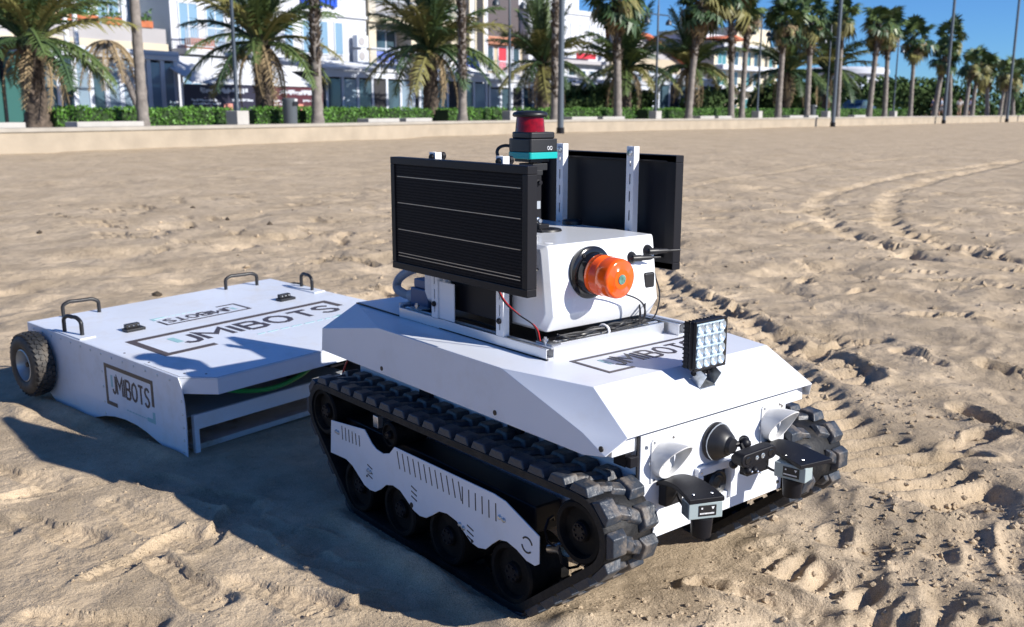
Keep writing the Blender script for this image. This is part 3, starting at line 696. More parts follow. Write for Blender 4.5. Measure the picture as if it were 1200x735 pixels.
# ---- laser scanner on its mast
sc = MB()
def rsq(hx, hy, r, cx, cy, nn=6):
    o = []
    for (sx,sy,a0,rr_) in ((1,1,0,r[0]),(-1,1,90,r[1]),(-1,-1,180,r[1]),(1,-1,270,r[0])):
        for k in range(nn+1):
            a_ = math.radians(a0+90*k/nn); o.append((cx+sx*(hx-rr_)+rr_*math.cos(a_), cy+sy*(hy-rr_)+rr_*math.sin(a_)))
    return o
cx0, cy0 = .313, 0.
B_ = MB().prism(rsq(.049,.042,(.007,.034),cx0,cy0),2,.896,.926).build('laser_scanner', BLACK, RB, bevel=.002)
MB().prism(rsq(.050,.043,(.007,.035),cx0,cy0),2,.881,.8958).build('teal_band', TEAL, B_, bevel=.0015)
MB().prism(rsq(.043,.037,(.006,.03),cx0+.002,cy0),2,.9262,.941).build('scanner_top', BLACK, B_, bevel=.003)
MB().lathe([(.0345,.941),(.0338,.95),(.0315,.974)],(cx0-.002,cy0,0),(0,0,1),40).build('scan_window', RED, B_)
MB().lathe([(.030,.974),(.037,.9745),(.0405,.977),(.041,.981),(.038,.985),(.028,.988),(.0,.989)],(cx0-.002,cy0,0),(0,0,1),40).build('scanner_cap', BLACK, B_, smooth=50)
for y in (.012,.020): MB().tube([(cx0+.0492,y+.003*math.cos(a_),.905+.004*math.sin(a_)) for a_ in [2*PI*k/14 for k in range(14)]],.0007,5,True).build('scanner_mark', ALUW, B_)
ms = MB(); ms.prism(rsq(.035,.03,(.006,.02),cx0,cy0),2,.873,.8808); ms.cbox((cx0+.01,0,.862),(.05,.045,.016)); ms.cbox((cx0+.025,-.01,.85),(.04,.02,.012)); ms.build('scanner_plate', BLACK, RB, bevel=.0015)
ms = MB(); ms.box((.334,-.012,.716),(.339,.012,.846)); ms.box((.30,-.0118,.839),(.334,.0118,.844)); ms.box((.315,-.026,.7152),(.385,.026,.7205)); ms.cbox((.352,0,.726),(.024,.03,.011))
mast = ms.build('mast_bracket', BLACKM, RB, bevel=.001)
MB().lathe([(.042,0),(.040,.004),(.0,.0042)],(.352,.01,.7152),(0,0,1),28).build('mast_foot', BLACK, mast)
for z in (.826,.738):
    k = MB(); k.lathe([(.008,0),(.008,.004),(.005,.0045),(.005,.012),(.0,.0122)],(.339,.0,z),(1,0,0),10); k.build('mast_bolt', STEEL if z < .8 else BLACKM, mast)
MB().box((.3392,-.0085,.765),(.3400,.0085,.783)).build('mast_sticker', HOSEG, mast, smooth=0)
# black loop handle and blocks at the far back corner
MB().tube(bez([(.255,-.04,.86),(.245,-.045,.895),(.252,-.03,.908),(.275,-.01,.905)],6), .004, 8).build('scanner_cable', BLACK, RB)
# ---- square work lamp
zs_ = lambda x: zt-.620*(x-.806)
LM = MB().box((.848,-.0515,.492),(.862,.0445,.592)).build('work_lamp', BLACKM, RB, bevel=.009, seg=3)
fr = MB(); 
for (a,b_) in (((.862,-.0515,.5875),(.868,.0445,.592)),((.862,-.0515,.492),(.868,.0445,.4965)),((.862,-.0515,.4965),(.868,-.0470,.5875)),((.862,.0400,.4965),(.868,.0445,.5875))): fr.box(a,b_)
fr.build('lamp_bezel', BLACKM, LM, smooth=0, bevel=.0015)
MB().box((.8619,-.0468,.4967),(.8632,.0398,.5873)).build('reflector_plate', LEDP, LM, smooth=0)
for i in range(4):
    for j in range(4):
        y = -.0468+.0866*(i+.5)/4; z = .4967+.0906*(j+.5)/4
        o = MB().lathe([(.0101,.0055),(.0098,.0055),(.0085,.0045),(.0050,.0018),(.0030,.0014)],(.8630,y,z),(1,0,0),16,False); o.build('led_reflector', LEDM, LM, smooth=60)
        MB().lathe([(.0030,.0),(.0030,.0022),(.0018,.0034),(.0,.0036)],(.8630,y,z),(1,0,0),10).build('led_chip', LEDC, LM)
GLS = bpy.data.materials.new('clear_glass'); GLS.use_nodes = True; t = GLS.node_tree
g1 = t.nodes.new('ShaderNodeBsdfGlossy'); g1.inputs['Roughness'].default_value = .03; t1 = t.nodes.new('ShaderNodeBsdfTransparent'); mx = t.nodes.new('ShaderNodeMixShader'); mx.inputs[0].default_value = .08
t.links.new(t1.outputs[0], mx.inputs[1]); t.links.new(g1.outputs[0], mx.inputs[2]); t.links.new(mx.outputs[0], t.nodes['Material Output'].inputs[0])
MB().box((.8690,-.0468,.4967),(.8694,.0398,.5873)).build('lamp_glass', GLS, LM, smooth=0)
fi = MB()
for k in range(11): fi.box((.834,-.049,.497+.0085*k),(.848,.042,.4995+.0085*k))
for k in range(9): fi.box((.836,-.048+.0108*k,.495),(.8479,-.0455+.0108*k,.589))
fi.build('cooling_fins', BLACKM, LM, smooth=0)
br = MB(); z0 = zs_(.85); tl = math.atan(.62)
Mb = Matrix.Translation((.85,-.003,z0)) @ Matrix.Rotation(tl, 4, 'Y')
br.cbox((0,0,.0018),(.034,.044,.003), Mb); br.cbox((0,-.0225,.017),(.026,.002,.032), Mb); br.cbox((0,.0225,.017),(.026,.002,.032), Mb)
br.build('lamp_bracket', FIN, LM, smooth=0, bevel=.0006, seg=1)
br = MB(); 
for k in (-1,0,1): br.cbox((.846,-.003+.013*k,.485),(.016,.006,.018))
br.lathe([(.006,0),(.006,.052)],(.846,-.029,.482),(0,1,0),10); br.build('lamp_pivot', BLACKM, LM, bevel=.001)
# ---- white sensor shrouds
def shroud(yc, zc):
    o = MB().prism([(yc-.033,zc-.043),(yc+.026,zc-.045),(yc+.031,zc-.038),(yc+.031,zc+.038),(yc+.026,zc+.043),(yc-.027,zc+.043),(yc-.033,zc+.037)],0,.8902,.8935).build('sensor_shroud', WHITEP, RB, bevel=.001)
    n = 40; r = .036; vs = []; fs_ = []
    for ro in (r, r-.0025):
        for i in range(n):
            a_ = 2*PI*i/n; vs.append((.8935, yc+ro*math.sin(a_), zc+ro*math.cos(a_)))
        for i in range(n):
            a_ = 2*PI*i/n; k = (1+math.cos(a_))/2; k = k**1.5; L_ = .012+.046*k
            vs.append((.8935+L_, yc+ro*math.sin(a_), zc+ro*math.cos(a_)+L_*.05))
    for i in range(n):
        j = (i+1)%n; fs_ += [(i,j,n+j,n+i),(2*n+i,3*n+i,3*n+j,2*n+j),(n+i,n+j,3*n+j,3*n+i)]
    MB().add(vs, fs_).build('shroud_visor', WHITEP, o, smooth=50)
    MB().lathe([(.012,0),(.012,.006),(.009,.007),(0,.0072)],(.8934,yc,zc),(1,0,0),16).build('sensor_eye', WHITEP, o)
    for (dy,dz) in ((-.026,.036),(.025,.036),(-.026,-.037),(.024,-.037)): MB().lathe([(.0032,0),(.0025,.0018),(0,.002)],(.8935,yc+dy,zc+dz),(1,0,0),8).build('shroud_screw', STEEL, o)
shroud(-.160,.350); shroud(.172,.350)
# ---- round buzzer in a square white frame
bz = MB(); y0,y1,z0,z1 = -.066,.056,.224,.306
for (a,b_) in (((y0,z1-.016),(y1,z1)),((y0,z0),(y1,z0+.016)),((y0,z0+.016),(y0+.016,z1-.016))): bz.box((.8902,a[0],a[1]),(.902,b_[0],b_[1]))
bz.box((.8902,y1-.030,z0+.004),(.910,y1-.010,z1-.004))
BZ = bz.build('buzzer_frame', WHITE, RB, smooth=0, bevel=.0015)
MB().box((.8901,y0+.016,z0+.016),(.8935,y1-.031,z1-.016)).build('buzzer_recess', BLACK, BZ, smooth=0)
MB().lathe([(.0275,0),(.0275,.009),(.025,.011),(.021,.008),(.017,.0105),(.012,.008),(.006,.010),(0,.0102)],(.8936,-.008,.265),(1,0,0),32).build('buzzer', BLACK, BZ, smooth=30)
for (y,z) in ((y0+.008,z1-.008),(y0+.008,z0+.008),(y1+.012,z0-.002)): MB().lathe([(.003,0),(.002,.002),(0,.0021)],(.902 if y < .05 else .8902,y,z),(1,0,0),8).build('frame_screw', STEEL, BZ)
# ---- camera on a suction mount
SM_ = MB().lathe([(.038,0),(.039,.004),(.036,.010),(.037,.013),(.030,.024),(.022,.036),(.018,.038),(.015,.046),(0,.047)],(.8902,-.010,.351),(1,.06,0),32).build('suction_mount', BLACK, RB, smooth=40)
MB().tube([(.903+.001*math.cos(k),-.010+.0375*math.cos(2*PI*k/20),.351+.0375*math.sin(2*PI*k/20)) for k in range(20)], .0012, 5, True).build('mount_ring', HOSEG, SM_)
k = MB(); k.ball((.940,.022,.352),.012); k.lathe([(.006,0),(.006,.04)],(.930,.0,.352),(.25,1,-.1),10); k.ball((.946,-.010,.330),.010); k.ball((.95,-.022,.322),.009); k.lathe([(.005,-.01),(.005,.025)],(.944,.012,.345),(.6,0,-1),8); k.ball((.93,.034,.352),.011)
k.build('mount_arm', BLACKM, SM_)
Mc = Matrix.Translation((.972,.012,.340)) @ Matrix.Rotation(math.radians(-6),4,'Z') @ Matrix.Rotation(math.radians(4),4,'X')
CM = MB().prism([(p[0],p[1]) for p in rsq(.048,.0135,(.013,.013),0,0)],0,-.014,.014)
CM.v = [tuple(Mc @ Vector(q)) for q in CM.v]; CM = CM.build('depth_camera', BLACKM, RB, bevel=.003)
for (dy,r) in ((-.032,.0062),(-.008,.003),(.008,.004),(.030,.0062)):
    p = Mc @ Vector((.014,dy,0)); o = MB().lathe([(r+.0016,0),(r+.0016,.001),(r,.0015),(r*.9,.0006),(0,.0005)], p, Mc.to_3x3() @ Vector((1,0,0)), 16); o.build('camera_lens', BLACKG if r > .005 else FIN, CM)
k = MB(); k.cbox((.966,.018,.316),(.024,.052,.022)); k.cbox((.95,.03,.306),(.02,.04,.03)); k.ball((.976,-.012,.314),.009); k.ball((.978,.005,.312),.008); k.build('camera_clamp', BLACKM, RB, bevel=.003)
for (x,y,z) in ((.986,-.012,.315),(.987,.005,.312),(.975,.03,.30)): MB().ball((x,y,z),.0028,8).build('clamp_screw', STEEL, CM)
# ---- ultrasonic sensors on curved arms
def sonar(yb, arm, rot, cx_, cy_, zt_, w0, w1, bw, bd):
    am = MB(); P = bez(arm, 6); k = len(P); vs = []; fs_ = []
    for i,p in enumerate(P):
        t_ = (P[min(i+1,k-1)]-P[max(i-1,0)]); t_.z = 0; t_.normalize(); n_ = Vector((-t_.y,t_.x,0)); ww = w0+(w1-w0)*(i/(k-1))
        vs += [p+n_*ww, p-n_*ww, p-n_*ww-Vector((0,0,.009)), p+n_*ww-Vector((0,0,.009))]
    for i in range(k-1):
        for j in range(4): fs_.append((i*4+j,(i+1)*4+j,(i+1)*4+(j+1)%4,i*4+(j+1)%4))
    fs_ += [(0,1,2,3),((k-1)*4+3,(k-1)*4+2,(k-1)*4+1,(k-1)*4)]
    A = am.add(vs, fs_).build('sensor_arm', BLACKM, RB, smooth=40, bevel=.0012)
    MB().box((.8902,yb-.026,.258),(.910,yb+.022,.306)).build('arm_base', BLACK, A, bevel=.003)
    for q in (-.018,.018): MB().ball((cx_-math.sin(rot)*q, cy_+math.cos(rot)*q, zt_+.001),.003,8,(1,1,.7)).build('arm_screw', STEEL, A)
    Mx = Matrix.Translation((cx_,cy_,zt_-.0092)) @ Matrix.Rotation(rot,4,'Z'); hb = .031
    S = MB().cbox((0,0,-hb/2-.0003),(bd,bw,hb),Mx).build('sonar_sensor', GREYB, RB, bevel=.0018)
    MB().cbox((bd/2+.0004,.003,-hb/2),(.0016,bw*.52,hb*.66),Mx).build('sensor_label', BLACK, S, bevel=.0005)
    sm = MB(); f_ = bd/2+.0014
    sm.cbox((f_,-.008,-hb*.34),(.0006,.003,.003),Mx); o_ = len(sm.v); sm.add([Mx @ Vector((f_+.0003,y,z)) for y,z in ((.010,-hb*.26),(.016,-hb*.26),(.013,-hb*.44))],[(0,2,1)])
    rr_ = random.Random(2); y = -.012
    while y < .016: l = rr_.uniform(.001,.0022); sm.cbox((f_,y+l/2,-hb*.66),(.0006,l,.0026),Mx); y += l+.0007
    sm.build('label_print', ALUW, S, smooth=0)
    for q in range(5): MB().cbox((-bd*.36+bd*.18*q,-bw/2-.0004,-hb/2),(bd*.08,.0016,hb*.84),Mx).build('sensor_rib', GREYD, S, smooth=0)
    MB().lathe([(.0205,0),(.0205,-.003),(.0180,-.036),(.0175,-.038),(.015,-.038),(.012,-.008),(0,-.008)][::-1], Mx @ Vector((0,0,-hb-.0006)), (0,0,1), 32).build('sonar_horn', BLACKM, S, smooth=30)
    q = Mx @ Vector((-bd/2,-bw*.2,-.010)); cable([(.905,yb+.01,.280),(.925,yb-.005,.274),((.925+q.x)/2,(yb+q.y)/2-.004,.272),(q.x-.012,q.y,q.z),tuple(q)], .0028, BLACK, 'sensor_cable', S)
sonar(-.142,[(.892,-.150,.308),(.915,-.150,.316),(.945,-.152,.318),(.978,-.160,.315),(1.012,-.174,.312)],math.radians(-25),.996,-.168,.313,.027,.035,.066,.032)
sonar(.128,[(.892,.155,.314),(.915,.154,.318),(.95,.152,.318),(.99,.146,.314),(1.028,.139,.311)],math.radians(-80),.990,.118,.313,.030,.043,.066,.034)
# ---- grey connector and conduit at the back
k = MB().box((.015,-.145,.4925),(.095,-.06,.552)).build('connector_box', BLUEBOX, RB, bevel=.004)
MB().box((.025,-.14,.5525),(.085,-.075,.575)).build('connector_cover', BLUEBOX, k, bevel=.003)
MB().lathe([(.019,0),(.021,.004),(.021,.022),(.015,.026),(.015,.036),(0,.036)],(.015,-.12,.522),(-1,0,0),14).build('conduit_gland', HOSEG, k, bevel=.001)
P = bez([(-.015,-.12,.522),(-.05,-.122,.522),(-.085,-.12,.532),(-.085,-.112,.556),(-.045,-.10,.582),(.0,-.085,.594),(.05,-.07,.595)], 16)
MB().tube(P, [.0105+.0014*(i%2) for i in range(len(P))], 12).build('corrugated_conduit', HOSEG, RB, smooth=0)
cable([(.22,-.19,.512),(.26,-.17,.515),(.33,-.165,.516),(.42,-.172,.514)], .003, BLACK)
cable([(.09,-.12,.51),(.13,-.15,.508),(.17,-.165,.514),(.22,-.16,.512)], .003, HOSEG)
# drawbar and wiring at the robot's tail
k = MB(); k.box((-.40,-.03,.17),(-.116,.03,.215)); k.cbox((-.38,0,.20),(.05,.12,.06)); k.box((-.22,-.15,.19),(-.116,-.09,.23)); k.build('tow_bar', BLACKM, RB, bevel=.003)
cable([(-.116,-.12,.33),(-.2,-.14,.30),(-.26,-.12,.24),(-.36,-.05,.23)], .006, BLACK); cable([(-.116,-.1,.34),(-.19,-.18,.36),(-.25,-.2,.27),(-.4,-.08,.22)], .003, REDW)
# ------------------------------------------------------------------ the towed sieve trailer
TR = thing('towed_trailer', 'low white flat-topped trailer with black handles, hitched behind the robot', 'trailer')
a_, b_, g_ = .177, .024, .021
ex = Vector((math.cos(a_)*math.cos(b_), math.sin(a_)*math.cos(b_), -math.sin(b_))); ey = Vector((-math.sin(a_), math.cos(a_), 0)); ez = ex.cross(ey)
ey, ez = ey*math.cos(g_)+ez*math.sin(g_), ez*math.cos(g_)-ey*math.sin(g_)
TR.matrix_world = Matrix.Translation((-.640,-.513,.236)) @ Matrix((ex,ey,ez)).transposed().to_4x4()
TL, TW = .977, 1.014
lid = [(-TL,.0),(0,.0),(.088,.070),(.088,TW-.07),(0,TW),(-TL,TW)]
LID = MB().prism(lid,2,-.004,0).build('top_lid', WHITE2, TR, smooth=0, bevel=.0012)
mb = MB()
for p,q in ((1,2),(2,3),(3,4)):
    P, Q = Vector((*lid[p],0)), Vector((*lid[q],0)); d = (Q-P).normalized(); n_ = Vector((-d.y,d.x,0))*.003
    P2 = P if p == 1 else P; mb.add([P-Vector((0,0,.0045)),Q-Vector((0,0,.0045)),Q-Vector((0,0,.05)),P-Vector((0,0,.05)),P+n_-Vector((0,0,.0045)),Q+n_-Vector((0,0,.0045)),Q+n_-Vector((0,0,.05)),P+n_-Vector((0,0,.05))],[(0,3,2,1),(4,5,6,7),(0,1,5,4),(3,7,6,2)])
mb.build('lid_skirt', WHITE2, LID, smooth=0)
MB().ribbon([(-.20,.004),(0,.004),(.084,.072),(.084,TW-.072)],.0016,Vector((0,0,0)),Vector((1,0,0)),Vector((0,1,0)),Vector((0,0,1)),.0004).build('lid_edge_seal', INK, LID, smooth=0)
so_ = [(-TL,0),(0,-.0005),(.016,-.03),(.025,-.08),(.027,-.143),(.024,-.20),(.020,-.262),(-.06,-.250),(-.13,-.236),(-.2,-.219),(-.26,-.210),(-.33,-.208),(-.40,-.214),(-.46,-.226),(-.54,-.25),(-.62,-.262),(-.80,-.262),(-.90,-.21),(-TL,-.16)]
for y0,y1 in ((-.004,-.0005),(TW+.0005,TW+.004)):
    SP = MB().prism(so_,1,y0,y1).build('side_skirt', WHITE2, TR, smooth=0, bevel=.0008, seg=1)
    yy = y0 if y0 < 0 else y1; sg = -1 if y0 < 0 else 1
    r0 = None
    for (x,z) in [(-.93+.068*k,-.017) for k in range(14)]+[(.012,-.07),(.013,-.11),(.013,-.15),(.011,-.19),(.006,-.225),(-.455,-.075),(-.455,-.125),(-.455,-.175),(-.457,-.215)]:
        if r0 is None: r0 = MB().lathe([(.0042,0),(.0036,.0016),(.0015,.0026),(0,.0027)],(0,0,0),(0,sg,0),8).build('rivet', FIN, SP); o = r0
        else: o = r0.copy(); COL.objects.link(o); o.parent = SP
        o.location = (x,yy,z)
    if y0 < 0:
        o_ = Vector((-.433,y0,-.172)); logo_frame(SP, o_, Vector((1,0,0)), Vector((0,0,1)), Vector((0,-1,0)), .282, .124, .0125, INKB, CYAN, .22, .62)
        wordmark(SP, o_+Vector((.040,0,.040)), Vector((1,0,0)), Vector((0,0,1)), Vector((0,-1,0)), .057, .225, .0080, INK, CYAN)
# deck logos
o_ = Vector((-.236,.101,0)); logo_frame(LID, o_, Vector((0,1,0)), Vector((-1,0,0)), Vector((0,0,1)), .79, .222, .026, INKB, CYAN, .22, .45)
wordmark(LID, o_+Vector((-.070,.120,0)), Vector((0,1,0)), Vector((-1,0,0)), Vector((0,0,1)), .100, .64, .019, INK, CYAN)
o_ = Vector((-.682,.636,0)); logo_frame(LID, o_, Vector((0,-1,0)), Vector((1,0,0)), Vector((0,0,1)), .335, .110, .010, INK, CYAN, .22, .62)
wordmark(LID, o_+Vector((.034,-.048,0)), Vector((0,-1,0)), Vector((1,0,0)), Vector((0,0,1)), .050, .27, .0105, INK, CYAN)
# body below the lid
MB().box((-TL,.0,-.24),(-TL+.004,TW,-.0045)).build('rear_panel', WHITE2, TR, smooth=0)
MB().box((-.008,.036,-.172),(.004,TW-.036,-.126)).build('front_beam', WHITE2, TR, bevel=.002)
for y in (.034,TW-.050): MB().box((-.010,y,-.262),(.0055,y+.016,-.1255)).build('front_post', WHITE2, TR, bevel=.0015)
MB().prism([(-.0085,-.1275),(-.012,-.1325),(-.36,-.088),(-.36,-.083)],1,.004,TW-.004).build('inner_slope', mat('shade_grey_dusty_sheet',(.22,.24,.27),.6,dust=.5,dscale=5), TR, smooth=0)  # grey base colour paints in the shade under the lid; sandy dust over it
MB().box((-.365,.004,-.12),(-.361,TW-.004,-.005)).build('inner_wall', BLACKM, TR, smooth=0)
MB().prism([(-.02,-.228),(-.02,-.245),(-.034,-.247),(-.25,-.262),(-.25,-.257),(-.03,-.230)],1,.05,TW-.05).build('scoop_blade', mat('worn_blade',(.5,.52,.55),.5,metal=.3,dust=.9,dscale=6), TR, smooth=0)
bk = MB(); bk.box((-.34,.42,-.115),(-.06,.47,-.06)); bk.box((-.2,.60,-.11),(-.05,.72,-.05)); bk.box((-.3,.2,-.03),(-.1,.26,-.0055)); bk.build('inner_gearbox', BLACKM, TR, bevel=.004)
MB().tube(bez([(-.02,.10,-.052),(-.0,.18,-.085),(.01,.30,-.105),(.0,.42,-.095),(-.03,.54,-.06)],8), .0075, 10).build('green_cable', GREENH, TR)
MB().tube(bez([(-.10,.30,-.05),(-.06,.42,-.07),(-.05,.5,-.06),(-.08,.62,-.05)],8), .004, 8).build('red_cable', REDW, TR)
# drawbar from the trailer's front
k = MB(); k.box((.0,.56,-.10),(.26,.60,-.06)); k.box((.0,.50,-.075),(.06,.70,-.052)); k.lathe([(.014,0),(.014,.10)],(.25,.58,-.12),(0,0,1),12); k.build('drawbar', BLACKM, TR, bevel=.003)
# carry handles
def handle(p, q, hgt, r=.0068):
    p = Vector(p); q = Vector(q); d = (q-p).normalized(); u = Vector((0,0,hgt)); c = .022
    o = MB().tube(bez([p, p+u*.45, p+u*.78+d*.002, p+u+d*c*1.0, p+u+d*c*2.2, q+u-d*c*2.2, q+u-d*c, q+u*.78-d*.002, q+u*.45, q], 4), r, 10).build('carry_handle', BLACK, TR, smooth=60)
    return o
handle((-.955,.115,0),(-.930,.235,0),.052); handle((-.925,.765,0),(-.905,.900,0),.052)
for (y0,y1,s_) in ((.006,.032,1),(TW-.006,TW-.032,-1)):
    MB().box((-.79,min(y0-s_*.004,y1+s_*.024),.0004),(-.60,max(y0-s_*.004,y1+s_*.024),.0042)).build('handle_pad', WHITE2, LID, smooth=0, bevel=.001)
    MB().box((-.80,min(y0-s_*.0035,y0+s_*.0),-.004),(-.66,max(y0-s_*.0035,y0),.0003)).build('pad_gap', BLACK, LID, smooth=0)
    handle((-.735,y0+s_*.01,.004),(-.645,y1,.004),.056)
for y in (.185,.812):
    k = MB(); k.box((-.610,y-.034,.0004),(-.572,y+.034,.010)); k.box((-.606,y-.028,.010),(-.588,y+.022,.024))
    o = k.build('lid_hinge', BLACK, LID, bevel=.002)
    for j in range(3): MB().ball((-.587,y-.018+.016*j,.017),.003,8).build('hinge_screw', FIN, o)
ds = MB()
for (x,y) in ((-.35,.022),(-.02,.03),(-.40,.10),(.03,.07),(-.2,.02)): ds.lathe([(.004,0),(.003,.0012),(0,.0013)],(x,y,0),(0,0,1),8)
ds.build('lid_screws', INK, LID)
MB().box((-TL-.008,.004,-.075),(-TL-.0005,.05,-.028)).build('tail_reflector', mat('amber_reflector',(.6,.18,.05),.3), TR, bevel=.002)
# wheels
def tyre_wheel(yc, s_):
    p = Vector((-.868,yc,-.122)); d = Vector((0,s_,0)); hw = .037
    W_ = MB().lathe([(.056,-hw*.8),(.075,-hw),(.095,-hw*.92),(.105,-hw*.66),(.109,-hw*.3),(.1095,0),(.109,hw*.3),(.105,hw*.66),(.095,hw*.92),(.075,hw),(.056,hw*.8),(.050,hw*.5)], p, d, 56, False).build('tyre', TYRE, TR, smooth=50)
    tb = MB()
    for i in range(34):
        a = 2*PI*i/34
        for j,(o_, r_) in enumerate(((-.6,.1055),(-.2,.1095),(.2,.1095),(.6,.1055))):
            aa = a+(.09 if j%2 else 0); Mx = Matrix.Translation(p+Vector((0,s_*hw*o_,0))) @ Matrix.Rotation(aa,4,'Y') @ Matrix.Translation((r_,0,0)) @ Matrix.Rotation(.35 if j%2 else -.35,4,'X')
            tb.cbox((0,0,0),(.006,.012,.014),Mx)
    tb.build('tread_blocks', TYRE, W_, smooth=0)
    MB().lathe([(.052,hw*.7),(.056,hw*.84),(.053,hw*.88),(.047,hw*.5),(.040,-hw*.5),(.036,-hw*.6)], p, d, 36, False).build('wheel_rim', mat('rim_silver',(.40,.44,.46),.4,metal=.6), W_, smooth=30)
    MB().lathe([(.040,-hw*.6),(.022,-hw*.5),(.020,hw*.2),(.010,hw*.3),(0,hw*.31)], p, d, 20).build('wheel_centre', BLACKM, W_)
    MB().cyl(p-d*.06, p+d*.02, .009).build('axle', BLACKM, W_)
tyre_wheel(-.046,-1); tyre_wheel(TW+.046,1)
# ------------------------------------------------------------------ promenade behind the beach
PLN = [(-19.5,-9.0),(-22.3,3.6),(-24.8,11),(-30.2,25.3),(-33.0,46),(-38.5,80),(-47,140),(-75,330)]
SMP = np.array([(p.x,p.y) for p in bez([(a[0],a[1],0) for a in PLN], 40)]); SMS = np.r_[0, np.cumsum(np.hypot(*np.diff(SMP, axis=0).T))]
def prom(s_, t_):
    f = lambda q: np.array([np.interp(q, SMS, SMP[:,0]), np.interp(q, SMS, SMP[:,1])])
    d = f(s_+.5)-f(s_-.5); d /= np.hypot(*d); p = f(s_); return p[0]-d[1]*t_, p[1]+d[0]*t_
def heading(s_, t_=0): a = prom(s_-.5,t_); b = prom(s_+.5,t_); return math.atan2(b[1]-a[1], b[0]-a[0])
GZ = .45
STONE = mat('pale_stone', (.34,.285,.215), .8, var=.12, vscale=1.5, bump=.2, bscale=12, dust=.25, dscale=.8, dustcol=(.40,.33,.25))
COPE = mat('coping_stone', (.34,.31,.265), .75, var=.1, vscale=2, bump=.15, bscale=20)
PAVE = mat('promenade_paving', (.34,.30,.27), .85, var=.1, vscale=.6)
def strip(t0, t1, z0, z1, s0, s1, ds):
    mb = MB(); S = np.arange(s0, s1+ds*.5, ds); vs = []; fs_ = []
    for q in S:
        a = prom(q,t0); b = prom(q,t1); vs += [(*a,z0),(*b,z0),(*b,z1),(*a,z1)]
    n = len(S)
    for i in range(n-1):
        o = i*4
        for j in range(4): fs_.append((o+j, o+(j+1)%4, o+4+(j+1)%4, o+4+j)[::-1])
    fs_ += [(0,1,2,3),(n*4-1,n*4-2,n*4-3,n*4-4)]
    return mb.add(vs, fs_)
wall = thing('sea_wall', 'long low pale stone wall between the sand and the promenade', 'wall', (*prom(60,.2),0))
W0 = Matrix.Translation(wall.location).inverted()
def at0(o, par): o.parent = par; o.matrix_parent_inverse = Matrix.Translation(par.location).inverted(); return o
at0(strip(0,.45,-.5,.465,.5,330,1.5).build('wall_face', STONE, None, smooth=0), wall)
at0(strip(-.04,.50,.467,.562,.5,330,1.5).build('coping', COPE, None, smooth=0, bevel=.01), wall)
pv = MB(); vs = []; fs_ = []; S = list(np.arange(.5,331,3))
for q in S: vs += [(*prom(q,.502),GZ),(*prom(q,70),GZ)]
for i in range(len(S)-1): fs_.append((2*i,2*i+2,2*i+3,2*i+1))
pv.add(vs, fs_).build('promenade', PAVE, None, smooth=0)['kind'] = 'structure'

# ---- foliage helpers
LEAFP = mat('palm_leaf_green', (.095,.140,.045), .45, var=.35, vscale=1.2, spec=.4)
LEAFD = mat('palm_leaf_dark', (.044,.080,.032), .45, var=.35, vscale=1.2, spec=.4)
LEAFB = mat('dry_palm_leaf', (.27,.20,.11), .8, var=.35, vscale=2)
LEAFY = mat('yellowing_palm_leaf', (.17,.16,.05), .6, var=.3, vscale=2)
LEAFB2 = mat('old_palm_leaf', (.13,.095,.06), .9, var=.35, vscale=2)
BARK = mat('palm_trunk_grey', (.21,.185,.165), .9, var=.3, vscale=6, bump=.6, bscale=14)
BARKD = mat('palm_trunk_brown', (.095,.072,.055), .95, var=.6, vscale=7, bump=.8, bscale=10)
HEDGE = mat('hedge_leaf', (.085,.205,.026), .6, var=.4, vscale=3)
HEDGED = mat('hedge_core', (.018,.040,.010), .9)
BUSH = mat('shrub_leaf', (.062,.100,.036), .9, var=.45, vscale=.8, spec=.08)
def frond_mesh(L_, rise, droop, leaf, seed, width=.055, n=30, hang=.35, key='frond'):
    rr = random.Random(seed); mb = MB(); pts = []
    for i in range(13):
        t_ = i/12; pts.append(Vector((L_*(t_-.12*t_*t_*droop), 0, L_*(rise*t_-droop*t_*t_*.62))))
    mb.tube(pts, [.03*(1-.85*i/12)+.004 for i in range(13)], 4)
    for i in range(n):
        t_ = .16+.84*i/(n-1); f = t_*12; k = min(int(f),11); p = pts[k].lerp(pts[k+1], f-k); d = (pts[k+1]-pts[k]).normalized()
        ll = leaf*math.sin(PI*(.18+.74*t_))**.7*rr.uniform(.85,1.1)
        for s in (-1,1):
            side = Vector((0,s,0)); e = (d*.62+side*.75+Vector((0,0,rr.uniform(.05,.4)-hang*rr.random()))).normalized()
            q = p+e*ll; q.z -= ll*.25*rr.random(); wv = d*width*.5; m_ = p+e*ll*.5
            mb.add([p-wv*.5, m_-wv, q, m_+wv, p+wv*.5], [(0,1,2,3,4)])
    me_ = bpy.data.meshes.new(key); me_.from_pydata(mb.v, [], mb.f); return me_
def fan_mesh(R_, pet, seed, droop=.5, n=15, key='fan'):
    rr = random.Random(seed); mb = MB(); mb.tube([(0,0,0),(pet*.5,0,pet*.06),(pet,0,0)], [.022,.016,.012], 4)
    for i in range(n):
        a = -1.9+3.8*i/(n-1); l = R_*(1-.18*abs(a)/1.9)*rr.uniform(.88,1.08); d = Vector((math.cos(a),math.sin(a),0)); nrm = Vector((-d.y,d.x,0)); c0 = Vector((pet,0,0)); f = .03 if i%2 else -.03
        w_ = R_*.125
        m1 = c0+d*l*.55+Vector((0,0,f+.06*R_)); tip = c0+d*l+Vector((0,0,-droop*l*rr.uniform(.5,1.1)))
        mb.add([c0, m1-nrm*w_, tip, m1+nrm*w_], [(0,1,2,3)])
    me_ = bpy.data.meshes.new(key); me_.from_pydata(mb.v, [], mb.f); return me_
def with_mat(me_, m_):
    c = me_.copy(); c.materials.append(m_); return c
